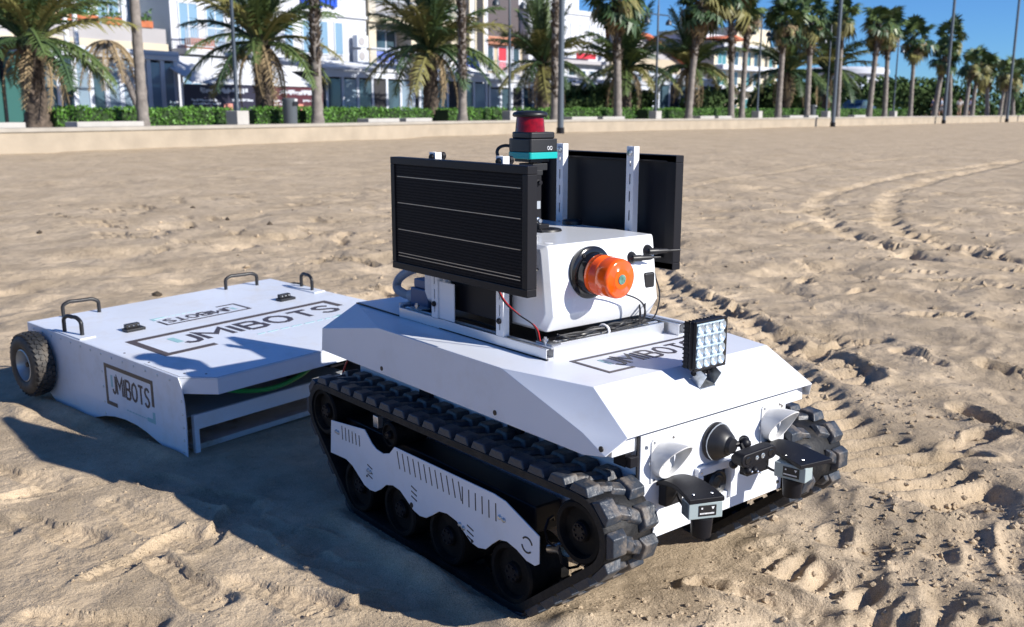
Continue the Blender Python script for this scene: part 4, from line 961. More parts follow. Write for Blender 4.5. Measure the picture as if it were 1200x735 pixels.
FR_UP = [with_mat(frond_mesh(1,.75,.35,.22,i,.022,n=44,hang=.3), m_) for i,m_ in enumerate((LEAFP,LEAFD,LEAFP))]
FR_MID = [with_mat(frond_mesh(1,.55,.75,.23,i+5,.022,n=44,hang=.55), m_) for i,m_ in enumerate((LEAFP,LEAFD,LEAFY))]
FR_LOW = [with_mat(frond_mesh(1,.28,1.0,.20,i+9,.021,n=42,hang=.75), m_) for i,m_ in enumerate((LEAFD,LEAFP,LEAFY))]
FR_DRY = [with_mat(frond_mesh(1,.12,1.35,.18,i+14,.022,n=36,hang=.9), LEAFB) for i in range(2)]
FAN = [with_mat(fan_mesh(.62,.55,i,d_), m_) for i,(m_,d_) in enumerate(((LEAFP,.35),(LEAFD,.5),(LEAFP,.7),(LEAFY,.9)))]
FAN_DRY = [with_mat(fan_mesh(.55,.45,i+20,.9,9), (LEAFB,LEAFB2,LEAFB)[i]) for i in range(3)]
def leafobj(nm, me_, par, loc, azm, el, sc, roll_=0):
    o = bpy.data.objects.new(nm, me_); COL.objects.link(o); o.parent = par
    o.matrix_local = Matrix.Translation(loc) @ Matrix.Rotation(azm,4,'Z') @ Matrix.Rotation(-el,4,'Y') @ Matrix.Rotation(roll_,4,'X') @ Matrix.Scale(sc,4)
    return o
def trunk(par, h, r0, r1, m_, nm, lean=(0,0), flare=.35, rough=.12, seed=0, rings=26, n=14, base=0):
    rr = random.Random(seed); mb = MB(); vs = []; fs_ = []
    for i in range(rings):
        t_ = i/(rings-1); z = base+h*t_; r = r0+(r1-r0)*t_+r0*flare*math.exp(-t_*h/.25)
        for j in range(n):
            a = 2*PI*j/n; q = r*(1+rr.uniform(-rough,rough)+(.05 if i%2 else -.04)); vs.append((lean[0]*t_**1.3+q*math.cos(a), lean[1]*t_**1.3+q*math.sin(a), z))
    for i in range(rings-1):
        for j in range(n): fs_.append((i*n+j,i*n+(j+1)%n,(i+1)*n+(j+1)%n,(i+1)*n+j))
    fs_.append([(rings-1)*n+j for j in range(n)])
    return mb.add(vs, fs_).build(nm, m_, par, smooth=60)
def boots(par, z0, z1, r0, r1, seed, m_=None, lean=(0,0), H_=1, nn=0):
    """cut leaf bases clinging to the trunk"""
    rr = random.Random(seed); mb = MB(); k = int((z1-z0)*95) if not nn else nn
    for i in range(k):
        t_ = rr.random(); z = z0+(z1-z0)*t_; r = r0+(r1-r0)*t_; a = rr.uniform(0,2*PI); l = rr.uniform(.14,.30); wd = rr.uniform(.03,.06); q = (z/H_)**1.3
        d = Vector((math.cos(a),math.sin(a),0)); s_ = Vector((-d.y,d.x,0)); p = Vector((lean[0]*q,lean[1]*q,z))+d*r*.9; e = p+d*(l*.55)+Vector((0,0,l*rr.uniform(.4,1)))
        mb.add([p-s_*wd,p+s_*wd,e+s_*wd*.5,e-s_*wd*.5,p+Vector((0,0,-.05))-d*.02],[(0,1,2,3),(0,4,1)])
    o = mb.build('leaf_bases', m_ or BARKD, par, smooth=0); o['kind'] = 'stuff'; return o
def date_palm(s_, t_, hc, L_, label, seed, r=.36, nf=46, group='bushy date palms along the promenade'):
    rr = random.Random(seed); P = thing('date_palm', label, 'palm tree', (*prom(s_,t_),GZ), rr.uniform(0,6), group); h = hc-GZ
    trunk(P, h, r, r*.92, BARKD, 'trunk', seed=seed, rough=.10, rings=18)
    boots(P, h*.35, h+.1, r*1.0, r*1.25, seed, nn=90)
    for i in range(nf):
        a = i*2.39996; q = i/nf
        if q < .30: me_ = FR_UP[i%3]; el = 1.15-q*1.9+rr.uniform(-.1,.1); l = .92
        elif q < .62: me_ = FR_MID[i%3]; el = .55-(q-.3)*1.3+rr.uniform(-.1,.1); l = 1.0
        elif q < .86: me_ = FR_LOW[i%3]; el = .15-(q-.62)*1.6+rr.uniform(-.12,.12); l = .95
        else: me_ = FR_DRY[i%2]; el = -.45+rr.uniform(-.2,.15); l = .62
        leafobj('frond' if q < .86 else 'dry_frond', me_, P, (math.cos(a)*r*.4,math.sin(a)*r*.4,h+.12-q*.35), a, el, L_*l*rr.uniform(.88,1.1), rr.uniform(-.3,.3))
    return P
def fan_crown(P, h, sc, seed, ng=30, ndry=24, off=(0,0)):
    rr = random.Random(seed); ph = rr.uniform(0,6.3); sk = rr.uniform(.35,.75); tilt = rr.uniform(-.12,.12)
    for i in range(ng):
        a = i*2.39996+ph; q = i/ng; k = (3 if rr.random() < .45 else 1) if q > .55 else rr.choice((0,0,1,2))
        leafobj('fan_leaf', FAN[k], P, (off[0],off[1],h+.3*sc-q*.62*sc), a, 1.3-q*2.3+rr.uniform(-.3,.3)+tilt*math.cos(a), sc*rr.uniform(.7,1.3), rr.uniform(-.8,.8))
    for i in range(ndry):
        a = i*2.39996+ph*.5; q = i/ndry*(.7+.6*math.sin(a*1.0+ph)**2)
        leafobj('dry_fan_leaf', FAN_DRY[i%3], P, (off[0]+math.cos(a)*.07,off[1]+math.sin(a)*.07,h-.12*sc-q*sk*1.2*sc), a, -.5-q*.75+rr.uniform(-.35,.35), sc*rr.uniform(.45,1.0)*(1-.35*q), rr.uniform(-.9,.9))
def fan_palm(s_, t_, h, label, seed, r=.16, sc=1.0, ng=30, ndry=24, bt=None, lean=(0,0), group='tall fan palms along the promenade wall'):
    P = thing('fan_palm', label, 'palm tree', (*prom(s_,t_),GZ), 0, group); h = h-GZ
    trunk(P, h, r, r*.72, BARK, 'trunk', lean, seed=seed, rough=.05, rings=34)
    if bt: boots(P, bt-GZ, h, r*.95, r*.95, seed, lean=lean, H_=h)
    fan_crown(P, h, sc, seed, ng, ndry, lean); return P
# date palms
dps = [(15.37,2.6,2.75,2.7,'date palm at the far left, drooping over the long white bench'),
 (24.89,3.5,3.3,3.0,'date palm right of the slim lamp post, over the dark banners'),
 (34.40,3.5,3.55,3.5,'large green date palm in front of the white glazed terrace'),
 (41.95,3.7,3.3,3.0,'dark date palm just left of the thick grey pole on the sand'),
 (49.10,4.2,3.3,3.4,'date palm behind the double armed street lamp'),
 (55.51,4.2,3.6,3.2,'upright date palm between two fan palm trunks, before the cream building'),
 (68.79,4.5,3.7,3.6,'date palm right of the cream building, left of a tall beach pole'),
 (76.5,5.0,4.0,3.8,'dark date palm right of the beach pole, before the far white building')]
for i,(s_,t_,hc,L_,lb) in enumerate(dps): date_palm(s_,t_,hc,L_,lb,i+1, r=.28+.02*(i%3), nf=48 if i < 6 else 42)
fps = [(17.62,7.2,.165,0,'clean grey fan palm trunk standing before the hedge at the left'),
 (25.11,8.0,.17,2.0,'fan palm with a shaggy upper trunk beside the grey litter bin'),
 (33.38,8.2,.18,1.9,'fan palm with a shaggy trunk right of the large green date palm'),
 (39.94,8.6,.19,1.5,'shaggy fan palm trunk close behind the thick grey pole'),
 (44.93,6.2,.19,3.2,'fan palm with a hanging brown skirt, left of the double armed lamp'),
 (50.45,6.6,.19,3.6,'fan palm with a pale dry skirt, right of the double armed lamp'),
 (55.17,7.7,.19,3.5,'fan palm with a dark trunk before the left edge of the cream building'),
 (56.74,6.5,.15,4.2,'thin fan palm close right of a thicker one before the cream building'),
 (60.45,6.1,.19,4.2,'green headed fan palm at the right edge of the cream building'),
 (64.99,6.6,.19,4.4,'broad headed fan palm left of the pole standing on the sand'),
 (70.24,7.2,.19,5.0,'fan palm directly behind the tall pole on the sand'),
 (74.73,6.9,.19,4.6,'fan palm left of the far white round building'),
 (78.29,6.8,.19,4.6,'fan palm in front of the far white round building'),
 (84.08,6.4,.19,4.4,'slim fan palm right of the far white building'),
 (88.27,5.3,.20,3.4,'shorter bushy fan palm between two taller ones'),
 (92.53,7.0,.20,4.6,'tallest fan palm at the right, behind a thin pole')]
for i,(s_,h,r,bt,lb) in enumerate(fps):
    fan_palm(s_,1.2+.25*math.sin(i*2.1),h,lb,i+31,r*(.9+.25*((i*37)%10)/10),(1.2 if i > 6 else 1.4)*(.88+.3*((i*53)%10)/10),32,30,bt or None,(.35*math.sin(i*4.1),.35*math.cos(i*2.7)) if i > 3 else (0,0))
for i,(s_,h,lb) in enumerate(((96.85,4.8,'distant fan palm next to the right of the tallest distant one'),(99.8,5.1,'second distant fan palm to the right of the tallest one'),(102.4,4.5,'third distant fan palm to the right of the tallest one'),(105.2,4.3,'small distant fan palm just left of the farthest pole'),(108.6,4.15,'small distant fan palm right behind the farthest pole'),(111.5,4.2,'small distant fan palm just right of the farthest pole'),(115.5,4.3,'last distant fan palm, at the right edge of the picture'))):
    fan_palm(s_,1.3+.4*math.sin(i*1.7),h,lb,i+61,.18+.01*(i%3),1.0+.12*((i*7)%4),22,14,3.0,(.3*math.sin(i*2.3),.3*math.cos(i*1.9)))
lp = fan_palm(20.9,5.2,3.1,'thin leaning bare palm trunk in front of the glazed pavilion',90,.13,.7,0,0,None,(-.55,-.75),'leaning palm'); del lp['group']
for i in range(9): leafobj('dry_frond', FR_DRY[i%2], lp, (-.55,-.75,2.62), i*.72, -.1-.1*(i%3), 1.6)

# ---- hedges
def leafcloud(mb, pts, size, rr):
    for p in pts:
        n_ = Vector((rr.uniform(-1,1),rr.uniform(-1,1),rr.uniform(-.6,1))).normalized(); u = n_.orthogonal().normalized(); v_ = n_.cross(u); q = size*rr.uniform(.6,1.3); a = rr.uniform(0,6.3); e = u*math.cos(a)+v_*math.sin(a); f = n_.cross(e)
        mb.add([p-e*q, p+f*q*.5, p+e*q, p-f*q*.5], [(0,1,2,3)])
def hedge(s0, s1, t0, t1, z1, label, seed):
    rr = random.Random(seed); P = thing('hedge', label, 'hedge', (*prom((s0+s1)/2,(t0+t1)/2),GZ), 0, 'clipped hedges behind the sea wall')
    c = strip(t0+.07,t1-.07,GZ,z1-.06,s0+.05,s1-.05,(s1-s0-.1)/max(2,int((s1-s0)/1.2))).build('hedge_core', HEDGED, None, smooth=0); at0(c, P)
    mb = MB(); pts_ = []
    nl_ = int((s1-s0)*330)
    for i in range(nl_):
        s_ = rr.uniform(s0,s1); k = rr.random()
        if k < .6: t_ = t0+rr.uniform(-.04,.12); z = rr.uniform(GZ+.03,z1)
        else: t_ = rr.uniform(t0,t1); z = z1+rr.uniform(-.09,.04)+.03*math.sin(s_*3.1+seed)
        pts_.append(Vector((*prom(s_,t_),z)))
    leafcloud(mb, pts_, .055, rr); o = mb.build('foliage', HEDGE, None, smooth=0); o['kind'] = 'stuff'; at0(o, P)
for i,(s0,s1,lb) in enumerate(((15.6,18.3,'sparse left clipped hedge behind the long white bench'),(18.45,21.9,'dense green hedge between the grey palm trunk and the lamp block'),(22.9,25.0,'short hedge between the lamp block and the litter bin'),(25.4,32.9,'long bright green hedge behind the two pale benches'),(33.9,38.4,'hedge right of the shaggy palm, by the second lamp block'),(38.8,47.3,'hedge behind the scanner and the thick grey pole'),(48.4,66,'long hedge right of the double armed lamp'),(67,86,'distant hedge at the right below the fan palms'))):
    hedge(s0,s1,2.1,2.95,1.02+.012*max(0,i-2),lb,i+7)
# ---- benches, bins, lamps, poles
BEN = mat('white_concrete', (.42,.40,.37), .8, var=.08, vscale=3)
for s0,s1,lb in ((15.25,17.2,'long white bench at the left, below the date palm'),(12.6,13.9,'white bench cut by the left edge of the picture'),(27.0,28.9,'left of two pale benches before the long hedge'),(29.3,31.0,'right of two pale benches before the long hedge'),(40.6,42.5,'left pale bench by the thick grey pole'),(42.9,44.6,'pale bench right of the thick grey pole'),(51.2,52.6,'left small bench under the fan palms'),(53,54.4,'right small bench under the fan palms'),(61.5,63.4,'distant bench left of the beach pole'),(64.2,65.6,'distant bench beside the dark bin'),(71.5,73.5,'distant bench right of the beach pole')):
    P = thing('stone_bench', lb, 'bench', (*prom((s0+s1)/2,.95),GZ), heading((s0+s1)/2), 'low stone benches along the wall'); l = (s1-s0)/2
    MB().box((-l,-.25,.10),(l,.25,.23)).build('seat', BEN, P, smooth=0, bevel=.012)
    for q in (-.7,.7): MB().box((l*q-.15,-.2,0),(l*q+.15,.2,.10)).build('foot', BEN, P, smooth=0)
BINM = mat('grey_bin', (.10,.115,.13), .5)
for s_,lb in ((23.8,'dark grey litter bin beside a shaggy palm trunk'),(66.4,'distant dark litter bin near the beach pole')):
    P = thing('litter_bin', lb, 'bin', (*prom(s_,1.5),GZ), heading(s_))
    MB().lathe([(.20,0),(.22,.03),(.24,.80),(.25,.82),(.25,.88),(.2,.9),(0,.9)],(0,0,0),(0,0,1),20).build('body', BINM, P)
    MB().box((-.12,-.255,.66),(.12,-.225,.78)).build('slot', BLACK, P); MB().box((-.06,-.262,.80),(.06,-.24,.87)).build('sticker', WHITEP, P)
POST = mat('lamp_post_blue_grey', (.035,.05,.07), .4)
for s_,lb in ((21.14,'slim lamp post on a white block, left of a date palm'),(36.93,'lamp post on a white block just left of the laser scanner'),(47.89,'double armed street lamp with hanging lanterns'),(58.4,'lamp post before the cream building'),(68.1,'lamp post left of the beach pole, near the dark bin'),(80.2,'distant lamp post before the parked dark car')):
    P = thing('street_lamp', lb, 'street lamp', (*prom(s_,1.3),GZ), heading(s_), 'lamp posts along the promenade')
    MB().box((-.24,-.24,0),(.24,.24,.50)).build('base_block', BEN, P, smooth=0, bevel=.02)
    MB().lathe([(.085,.5),(.085,.62),(.06,.7),(.055,3.2),(.045,5.75),(.03,5.78),(.02,6.05),(0,6.1)],(0,0,0),(0,0,1),14).build('pole', POST, P)
    MB().box((-.95,-.03,5.28),(.95,.03,5.34)).build('cross_arm', POST, P, bevel=.008)
    for q in (-.92,.92):
        l_ = MB(); l_.cyl((q,0,5.28),(q,0,5.10),.015,n=8); l_.lathe([(.05,5.12),(.15,5.0),(.17,4.86),(.13,4.84),(0,4.84)],(q,0,0),(0,0,1),14); l_.build('lantern', POST, P)
POLE = mat('beach_pole_grey', (.085,.105,.13), .4)
for s_,t_,r,lb in ((36.88,-1.5,.135,'thick grey pole standing on the sand behind the scanner'),(63.98,-1.0,.13,'tall grey pole on the sand, left of the far white building'),(85.92,-.6,.13,'tall thin pole on the sand in front of the tallest distant fan palm'),(102.63,-.5,.13,'farthest tall pole on the sand at the right')):
    P = thing('beach_pole', lb, 'pole', (*prom(s_,t_),0), 0, 'tall poles on the sand')
    MB().lathe([(r,-.6),(r,1.2),(r*.9,2),(r*.75,13.6),(0,13.7)],(0,0,0),(0,0,1),18).build('shaft', POLE, P); MB().lathe([(r*1.25,-.2),(r*1.25,.25),(r,.27)],(0,0,0),(0,0,1),18).build('base_sleeve', BLACKM, P)
    for q in (-.6,.6): MB().box((q-.3,-.15,13.1),(q+.3,.15,13.25)).build('floodlight', POST, P)
for s_,lb in ((24.2,'left of two white flagpoles behind the glazed pavilion'),(24.65,'right of two white flagpoles behind the glazed pavilion')):
    P = thing('flagpole', lb, 'flagpole', (*prom(s_,12.2),GZ)); MB().lathe([(.11,0),(.10,2.3),(.085,8)],(0,0,0),(0,0,1),12).build('pole', WHITEP, P); MB().ball((0,0,8.05),.1,10).build('finial', WHITEP, P)
# ------------------------------------------------------------------ buildings behind the promenade
WALLW = mat('white_render', (.54,.56,.60), .8, var=.08, vscale=.5)
WALLC = mat('cream_render', (.56,.50,.38), .8, var=.07, vscale=.5)
WALLB = mat('beige_render', (.44,.37,.27), .8, var=.08, vscale=.5)
WALLG = mat('grey_render', (.36,.35,.36), .8, var=.08, vscale=.5)
WALLK = mat('dark_cladding', (.06,.055,.06), .6)
TERRA = mat('terracotta', (.42,.13,.055), .8, var=.2, vscale=3)
TILES = mat('roof_tile_red', (.42,.12,.06), .85, var=.3, vscale=6)
FRAME = mat('white_window_frame', (.56,.60,.67), .4)
GLASSW = mat('window_glass', (.05,.085,.11), .06, spec=.8)
GLASST = mat('teal_window_glass', (.08,.22,.24), .1, spec=.8)
GLASSB = mat('blue_window_glass', (.20,.33,.46), .12, spec=.8)
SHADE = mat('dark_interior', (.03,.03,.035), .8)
AWN = mat('white_awning', (.58,.60,.63), .8)
NAVY = mat('navy_banner', (.018,.018,.04), .6); MAROON = mat('maroon_banner', (.07,.015,.025), .6)
BLUES = mat('blue_sign', (.02,.09,.62), .4); REDS = mat('red_sign', (.5,.03,.05), .5)
PLANT = mat('planter_leaf', (.05,.11,.03), .7, var=.4, vscale=5)
TEALF = mat('dark_green_screen', (.02,.10,.09), .5)
def bld(name, label, cat, s0, s1, t_, group=None):
    a = prom(s0,t_); b_ = prom(s1,t_)
    P = thing(name, label, cat, (a[0],a[1],GZ), math.atan2(b_[1]-a[1], b_[0]-a[0]), group); return P, math.hypot(b_[0]-a[0], b_[1]-a[1])
def window(P, x, z, w_, h, y=0., g=None, bars=1, fr=.07, fm=None):
    mb = MB(); mb.box((x,y-.05,z),(x+w_,y+.02,z+fr)); mb.box((x,y-.05,z+h-fr),(x+w_,y+.02,z+h)); mb.box((x,y-.049,z+fr),(x+fr,y+.02,z+h-fr)); mb.box((x+w_-fr,y-.049,z+fr),(x+w_,y+.02,z+h-fr))
    for k in range(bars): xx = x+w_*(k+1)/(bars+1); mb.box((xx-fr*.4,y-.045,z+fr),(xx+fr*.4,y+.02,z+h-fr))
    f = mb.build('window', fm or FRAME, P, smooth=0); MB().box((x+fr,y-.03,z+fr),(x+w_-fr,y-.012,z+h-fr)).build('pane', g or GLASSW, f, smooth=0); return f
def railing(P, x0, x1, y, z, h=1.0, m_=None, step=.12):
    mb = MB(); mb.box((x0,y-.025,z+h-.05),(x1,y+.025,z+h)); mb.box((x0,y-.02,z+.08),(x1,y+.02,z+.12)); x = x0
    while x < x1: mb.box((x,y-.012,z+.12),(x+.025,y+.012,z+h-.05)); x += step
    return mb.build('railing', m_ or FRAME, P, smooth=0)
def planter(P, x, y, z, l, rr, pot=TERRA):
    o = MB().box((x,y-.14,z),(x+l,y+.14,z+.28)).build('planter', pot, P, smooth=0, bevel=.01)
    mb = MB(); leafcloud(mb, [Vector((x+rr.random()*l, y+rr.uniform(-.2,.2), z+.28+abs(rr.gauss(0,.16)))) for i in range(int(90*l))], .09, rr); mb.build('plant', PLANT, o, smooth=0)
rr = random.Random(77)
# glazed restaurant pavilion
P, Wd = bld('glazed_pavilion','white framed glazed restaurant pavilion behind the hedge at the left','pavilion',19.75,25.9,8.6)
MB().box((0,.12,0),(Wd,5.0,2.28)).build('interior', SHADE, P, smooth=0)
MB().box((-.15,-.12,2.285),(Wd+.15,5.1,2.62)).build('roof_fascia', FRAME, P, smooth=0, bevel=.02)
MB().box((-.1,-.16,2.44),(Wd+.1,-.121,2.50)).build('gutter', mat('gutter_blue',(.35,.43,.55),.5), P, smooth=0)
nb = 9
for k in range(nb+1):
    x = Wd*k/nb; MB().box((x-.09,-.06,0),(x+.09,.10,2.284)).build('post', FRAME, P, smooth=0)
    if k < nb:
        MB().box((x+.09,-.02,.10),(x+Wd/nb-.09,.0,2.2)).build('glass_panel', GLASSW if k in (0,1,3) else mat('pale_blind_glass',(.20,.27,.34),.15,spec=.7), P, smooth=0)
        MB().box((x+.091,-.05,.0),(x+Wd/nb-.091,.05,.10)).build('sill', FRAME, P, smooth=0)
P, Wd = bld('green_screen','dark green glazed screen beside the pavilion, behind the left date palm','screen',17.0,19.6,8.4)
MB().box((0,0,0),(Wd,.06,2.3)).build('screen_panel', TEALF, P, smooth=0); 
for k in range(5): MB().box((Wd*k/4-.05,-.05,0),(Wd*k/4+.05,-.001,2.35)).build('mullion', BLACKM if k < 3 else TEALF, P, smooth=0)
P, Wd = bld('red_kiosk','small red and white kiosk cut by the left edge of the picture','kiosk',13.6,15.2,6)
MB().box((0,0,0),(Wd,1.2,.85)).build('counter', REDS, P, smooth=0); MB().box((.1,.2,.86),(Wd-.1,1.1,2.2)).build('back', WALLW, P, smooth=0); MB().box((-.1,-.3,2.21),(Wd+.1,1.3,2.35)).build('canopy', REDS, P, smooth=0)
# restaurant building with the planted terrace
P, Wd = bld('restaurant_building','restaurant building with terracotta planters along a grey terrace, far left','building',16.0,30.2,14.2)
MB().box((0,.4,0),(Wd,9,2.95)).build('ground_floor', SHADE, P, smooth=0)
MB().box((-.1,-.1,2.955),(Wd,9,3.32)).build('terrace_slab', WALLC, P, smooth=0)
MB().box((-.05,-.05,3.325),(Wd-.05,.10,3.95)).build('terrace_parapet', WALLG, P, smooth=0)
MB().box((0,2.6,3.326),(Wd,9,6.6)).build('upper_wall', WALLW, P, smooth=0)
MB().box((-.2,1.2,6.605),(Wd+.05,9.2,7.0)).build('roof_slab', WALLW, P, smooth=0)
for k in range(9):
    x = .8+1.62*k; window(P, x, 3.6, 1.25, 2.1, 2.595, GLASSB if k%3 else GLASST, 1)
    if k%3 == 1: MB().box((x+1.27,2.45,3.4),(x+1.55,2.594,6.5)).build('pilaster', FRAME, P, smooth=0)
x = 5.0
while x < Wd-1.6: planter(P, x, .025, 3.953, rr.uniform(.7,1.2), rr); x += rr.uniform(1.0,1.6)
MB().prism([(-.3,4.2),(.9,4.75),(2.5,4.75),(2.5,4.65),(.9,4.65),(-.3,4.1)],0,3.2,8.6).build('tan_awning', mat('tan_awning',(.55,.38,.22),.8), P, smooth=0)
MB().box((0,-.05,2.5),(Wd,.39,2.954)).build('shop_fascia', WALLB, P, smooth=0)
P, Wd = bld('cafe_umbrella','purple cafe umbrella on the terrace above the left date palm','umbrella',21.5,22.5,15.0)
MB().lathe([(.03,2.95),(.03,4.6)],(0,0,0),(0,0,1),8).build('pole', FRAME, P)
mb = MB(); n = 16; vs = []; fs_ = []
for z,r,k in ((4.95,.06,0),(4.6,.55,.12),(4.25,1.05,.25),(4.05,1.25,.3)):
    for i in range(n): a = 2*PI*i/n; q = r*(1-k*(i%2)); vs.append((q*math.cos(a),q*math.sin(a),z))
for j in range(3):
    for i in range(n): fs_.append((j*n+i,j*n+(i+1)%n,(j+1)*n+(i+1)%n,(j+1)*n+i))
mb.add(vs,fs_).build('canopy', mat('purple_canvas',(.16,.15,.30),.8), P, smooth=0)
# dark banners with white lettering too far to read: broken strokes at their size
for s0,s1,m_,lb in ((24.55,28.2,NAVY,'navy banner with white lettering over the hedge, left of the date palm'),(28.7,31.6,MAROON,'maroon banner with white lettering, right of the date palm trunk')):
    P, Wd = bld('banner', lb, 'banner', s0, s1, 6.8)
    MB().box((0,0,.30),(Wd,.05,1.42)).build('cloth', m_, P, smooth=0)
    for k in range(4): MB().box((Wd*k/3-.03,.055,0),(Wd*k/3+.03,.11,1.46)).build('post', FRAME if k in (0,3) else BLACKM, P, smooth=0)
    mb = MB()
    def line(x0,x1,z,h):
        x = x0
        while x < x1: l = rr.uniform(.04,.10); mb.box((x,-.004,z+rr.choice((0,0,h*.3))),(x+l,-.0005,z+h*rr.choice((1,1,.7)))); x += l+rr.choice((.02,.02,.05))
    line(Wd*.2,Wd*.85,1.12,.19); line(Wd*.08,Wd*.42,.82,.09); line(Wd*.10,Wd*.46,.70,.08); line(Wd*.62,Wd*.92,.84,.09); mb.box((Wd*.25,-.004,.42),(Wd*.33,-.0005,.58))
    o = mb.build('lettering', FRAME, P, smooth=0); o['kind'] = 'stuff'
    MB().box((Wd*.5,-.006,.34),(Wd*.62,-.0005,.75)).build('poster', mat('salmon_poster',(.62,.25,.2),.6), P, smooth=0)
P, Wd = bld('white_awning','sloping white awning above the dark banners','awning',25.6,31.8,7.4)
MB().prism([(0,1.52),(2.2,2.55),(2.2,2.50),(0,1.47)],0,0,Wd).build('canvas', AWN, P, smooth=0)
for k in range(6): MB().box((Wd*k/5-.02,2.0,0),(Wd*k/5+.02,2.1,2.45)).build('post', FRAME, P, smooth=0)
P, Wd = bld('white_house','white house with a balcony, mostly behind the second date palm','building',30.3,35.0,14)
MB().box((0,0,0),(Wd,9,9.5)).build('wall', WALLW, P, smooth=0)
for z in (2.9,5.9): MB().box((-.02,-1.0,z),(Wd,-.003,z+.25)).build('balcony_slab', WALLW, P, smooth=0); railing(P,0,Wd,-.95,z+.25,.95)
for z in (.4,3.3,6.3):
    for k in range(3): window(P, .4+1.5*k, z, 1.1, 1.9, -.003, GLASSB)
MB().box((.3,-.9,3.16),(1.6,-.5,3.6)).build('red_box', TERRA, P, smooth=0)
# white hotel with blue letters
P, Wd = bld('white_hotel','tall white hotel with blue sign letters and narrow blue windows','building',35.1,39.6,14)
MB().box((0,0,0),(Wd,9,10)).build('wall', WALLW, P, smooth=0)
for z in (3.3,6.9):
    for x in (.35,1.5,2.6,3.6): window(P, x, z-(.1 if z > 5 else 0), .62, 1.7, -.003, GLASSB, 0)
for z in (2.75,5.25): MB().box((0,-.12,z),(Wd,-.004,z+.14)).build('string_course', WALLW, P, smooth=0)
for k,(x,w_,h) in enumerate(((1.55,.42,.62),(2.0,.36,.55),(2.4,.36,.55),(2.85,.22,.55),(3.15,.3,.95),(3.45,.3,1.0))):
    mb = MB(); z = 5.62+(.1 if k > 2 else 0)
    if k in (3,4): mb.ribbon([(x,z),(x+w_*.2,z+h),(x+w_,z+h*.95)],.16,Vector((0,-.10,0)),Vector((1,0,0)),Vector((0,0,1)),Vector((0,-1,0)),.07); mb.ribbon([(x-.08,z+h*.55),(x+w_,z+h*.55)],.12,Vector((0,-.10,0)),Vector((1,0,0)),Vector((0,0,1)),Vector((0,-1,0)),.072)
    else: mb.ribbon([(x,z),(x,z+h*.9),(x+w_*.8,z+h),(x+w_*.8,z+.05),(x+w_*.2,z)],.17,Vector((0,-.10,0)),Vector((1,0,0)),Vector((0,0,1)),Vector((0,-1,0)),.07)
    mb.build('sign_letter', BLUES, P, smooth=0)
for z in (1.5,2.2,): window(P, 3.4, z, .8, .6, -.003, GLASSW, 0)
P2 = thing('air_conditioner','white air conditioning units stacked on the hotel front','air conditioner',(0,0,0)); P2.location = P.matrix_basis @ Vector((3.7,-.35,0)); P2.rotation_euler = P.rotation_euler
P2.location = (*prom(39.0,13.6),GZ)
for k in range(2):
    o = MB().box((-.4,-.18,3.0+.75*k),(.4,.18,3.62+.75*k)).build('unit', FRAME, P2, smooth=0, bevel=.02); MB().lathe([(.22,0),(.2,.02),(0,.02)],(-.08,-.18,3.31+.75*k),(0,-1,0),16).build('fan_grille', WALLG, o)
# cream apartment house with balconies
P, Wd = bld('cream_apartments','cream apartment house with shaded balconies behind the large date palm','building',39.75,45.6,14)
MB().box((0,1.3,0),(Wd,9,10)).build('wall', WALLC, P, smooth=0)
for x in (0,Wd-.5): MB().box((x,0,0),(x+.5,1.295,10)).build('side_pier', WALLC, P, smooth=0)
MB().box((Wd*.5-.2,.1,2.7),(Wd*.5+.2,1.295,10)).build('middle_pier', WALLC, P, smooth=0)
for z in (2.6,5.15,7.7):
    MB().box((-.1,-.2,z),(Wd+.1,1.29,z+.32)).build('balcony_slab', WALLC, P, smooth=0); railing(P,.05,Wd-.05,-.1,z+.32,.9,FRAME)
    for k in range(2): window(P, .7+k*(Wd*.5), z+.4, Wd*.34, 1.9, 1.295, GLASSW, 2); MB().box((.55+k*Wd*.5,.9,z+.321),(.75+k*Wd*.5+Wd*.3,1.0,z+1.1)).build('balcony_clutter', BLUES if (k==0 and z < 3) else WALLG, P, smooth=0)
# brown and white block
P, Wd = bld('brown_block','white block with a dark brown upper floor and red trimmed terrace','building',45.75,52.2,14.3)
MB().box((0,0,0),(Wd*.42,9,10)).build('left_wall', WALLW, P, smooth=0); MB().box((Wd*.42+.004,.6,0),(Wd,9,5.0)).build('right_wall', WALLB, P, smooth=0)
MB().box((Wd*.42+.004,.9,5.004),(Wd,9,10)).build('brown_storey', mat('brown_cladding',(.085,.07,.075),.7), P, smooth=0)
for x in (.35,1.5): window(P, x, 3.4, .8, 6.0, -.003, SHADE, 0, .12, WALLC)
MB().box((Wd*.42,.2,4.5),(Wd,.595,4.95)).build('terracotta_band', mat('salmon_render',(.50,.22,.14),.8), P, smooth=0)
for k in range(3): window(P, Wd*.46+1.15*k, 2.9, .8, 1.5, .597, REDS if k == 1 else GLASSW, 0)
MB().box((Wd*.45,-.8,2.3),(Wd,.59,2.55)).build('terrace_slab', WALLW, P, smooth=0); railing(P,Wd*.45,Wd,-.75,2.55,.9)
for k in range(2): MB().lathe([(.05,0),(.04,1.8)],(Wd*.62+.5*k,-.4,2.55),(0,0,1),8).build('white_post', FRAME, P)
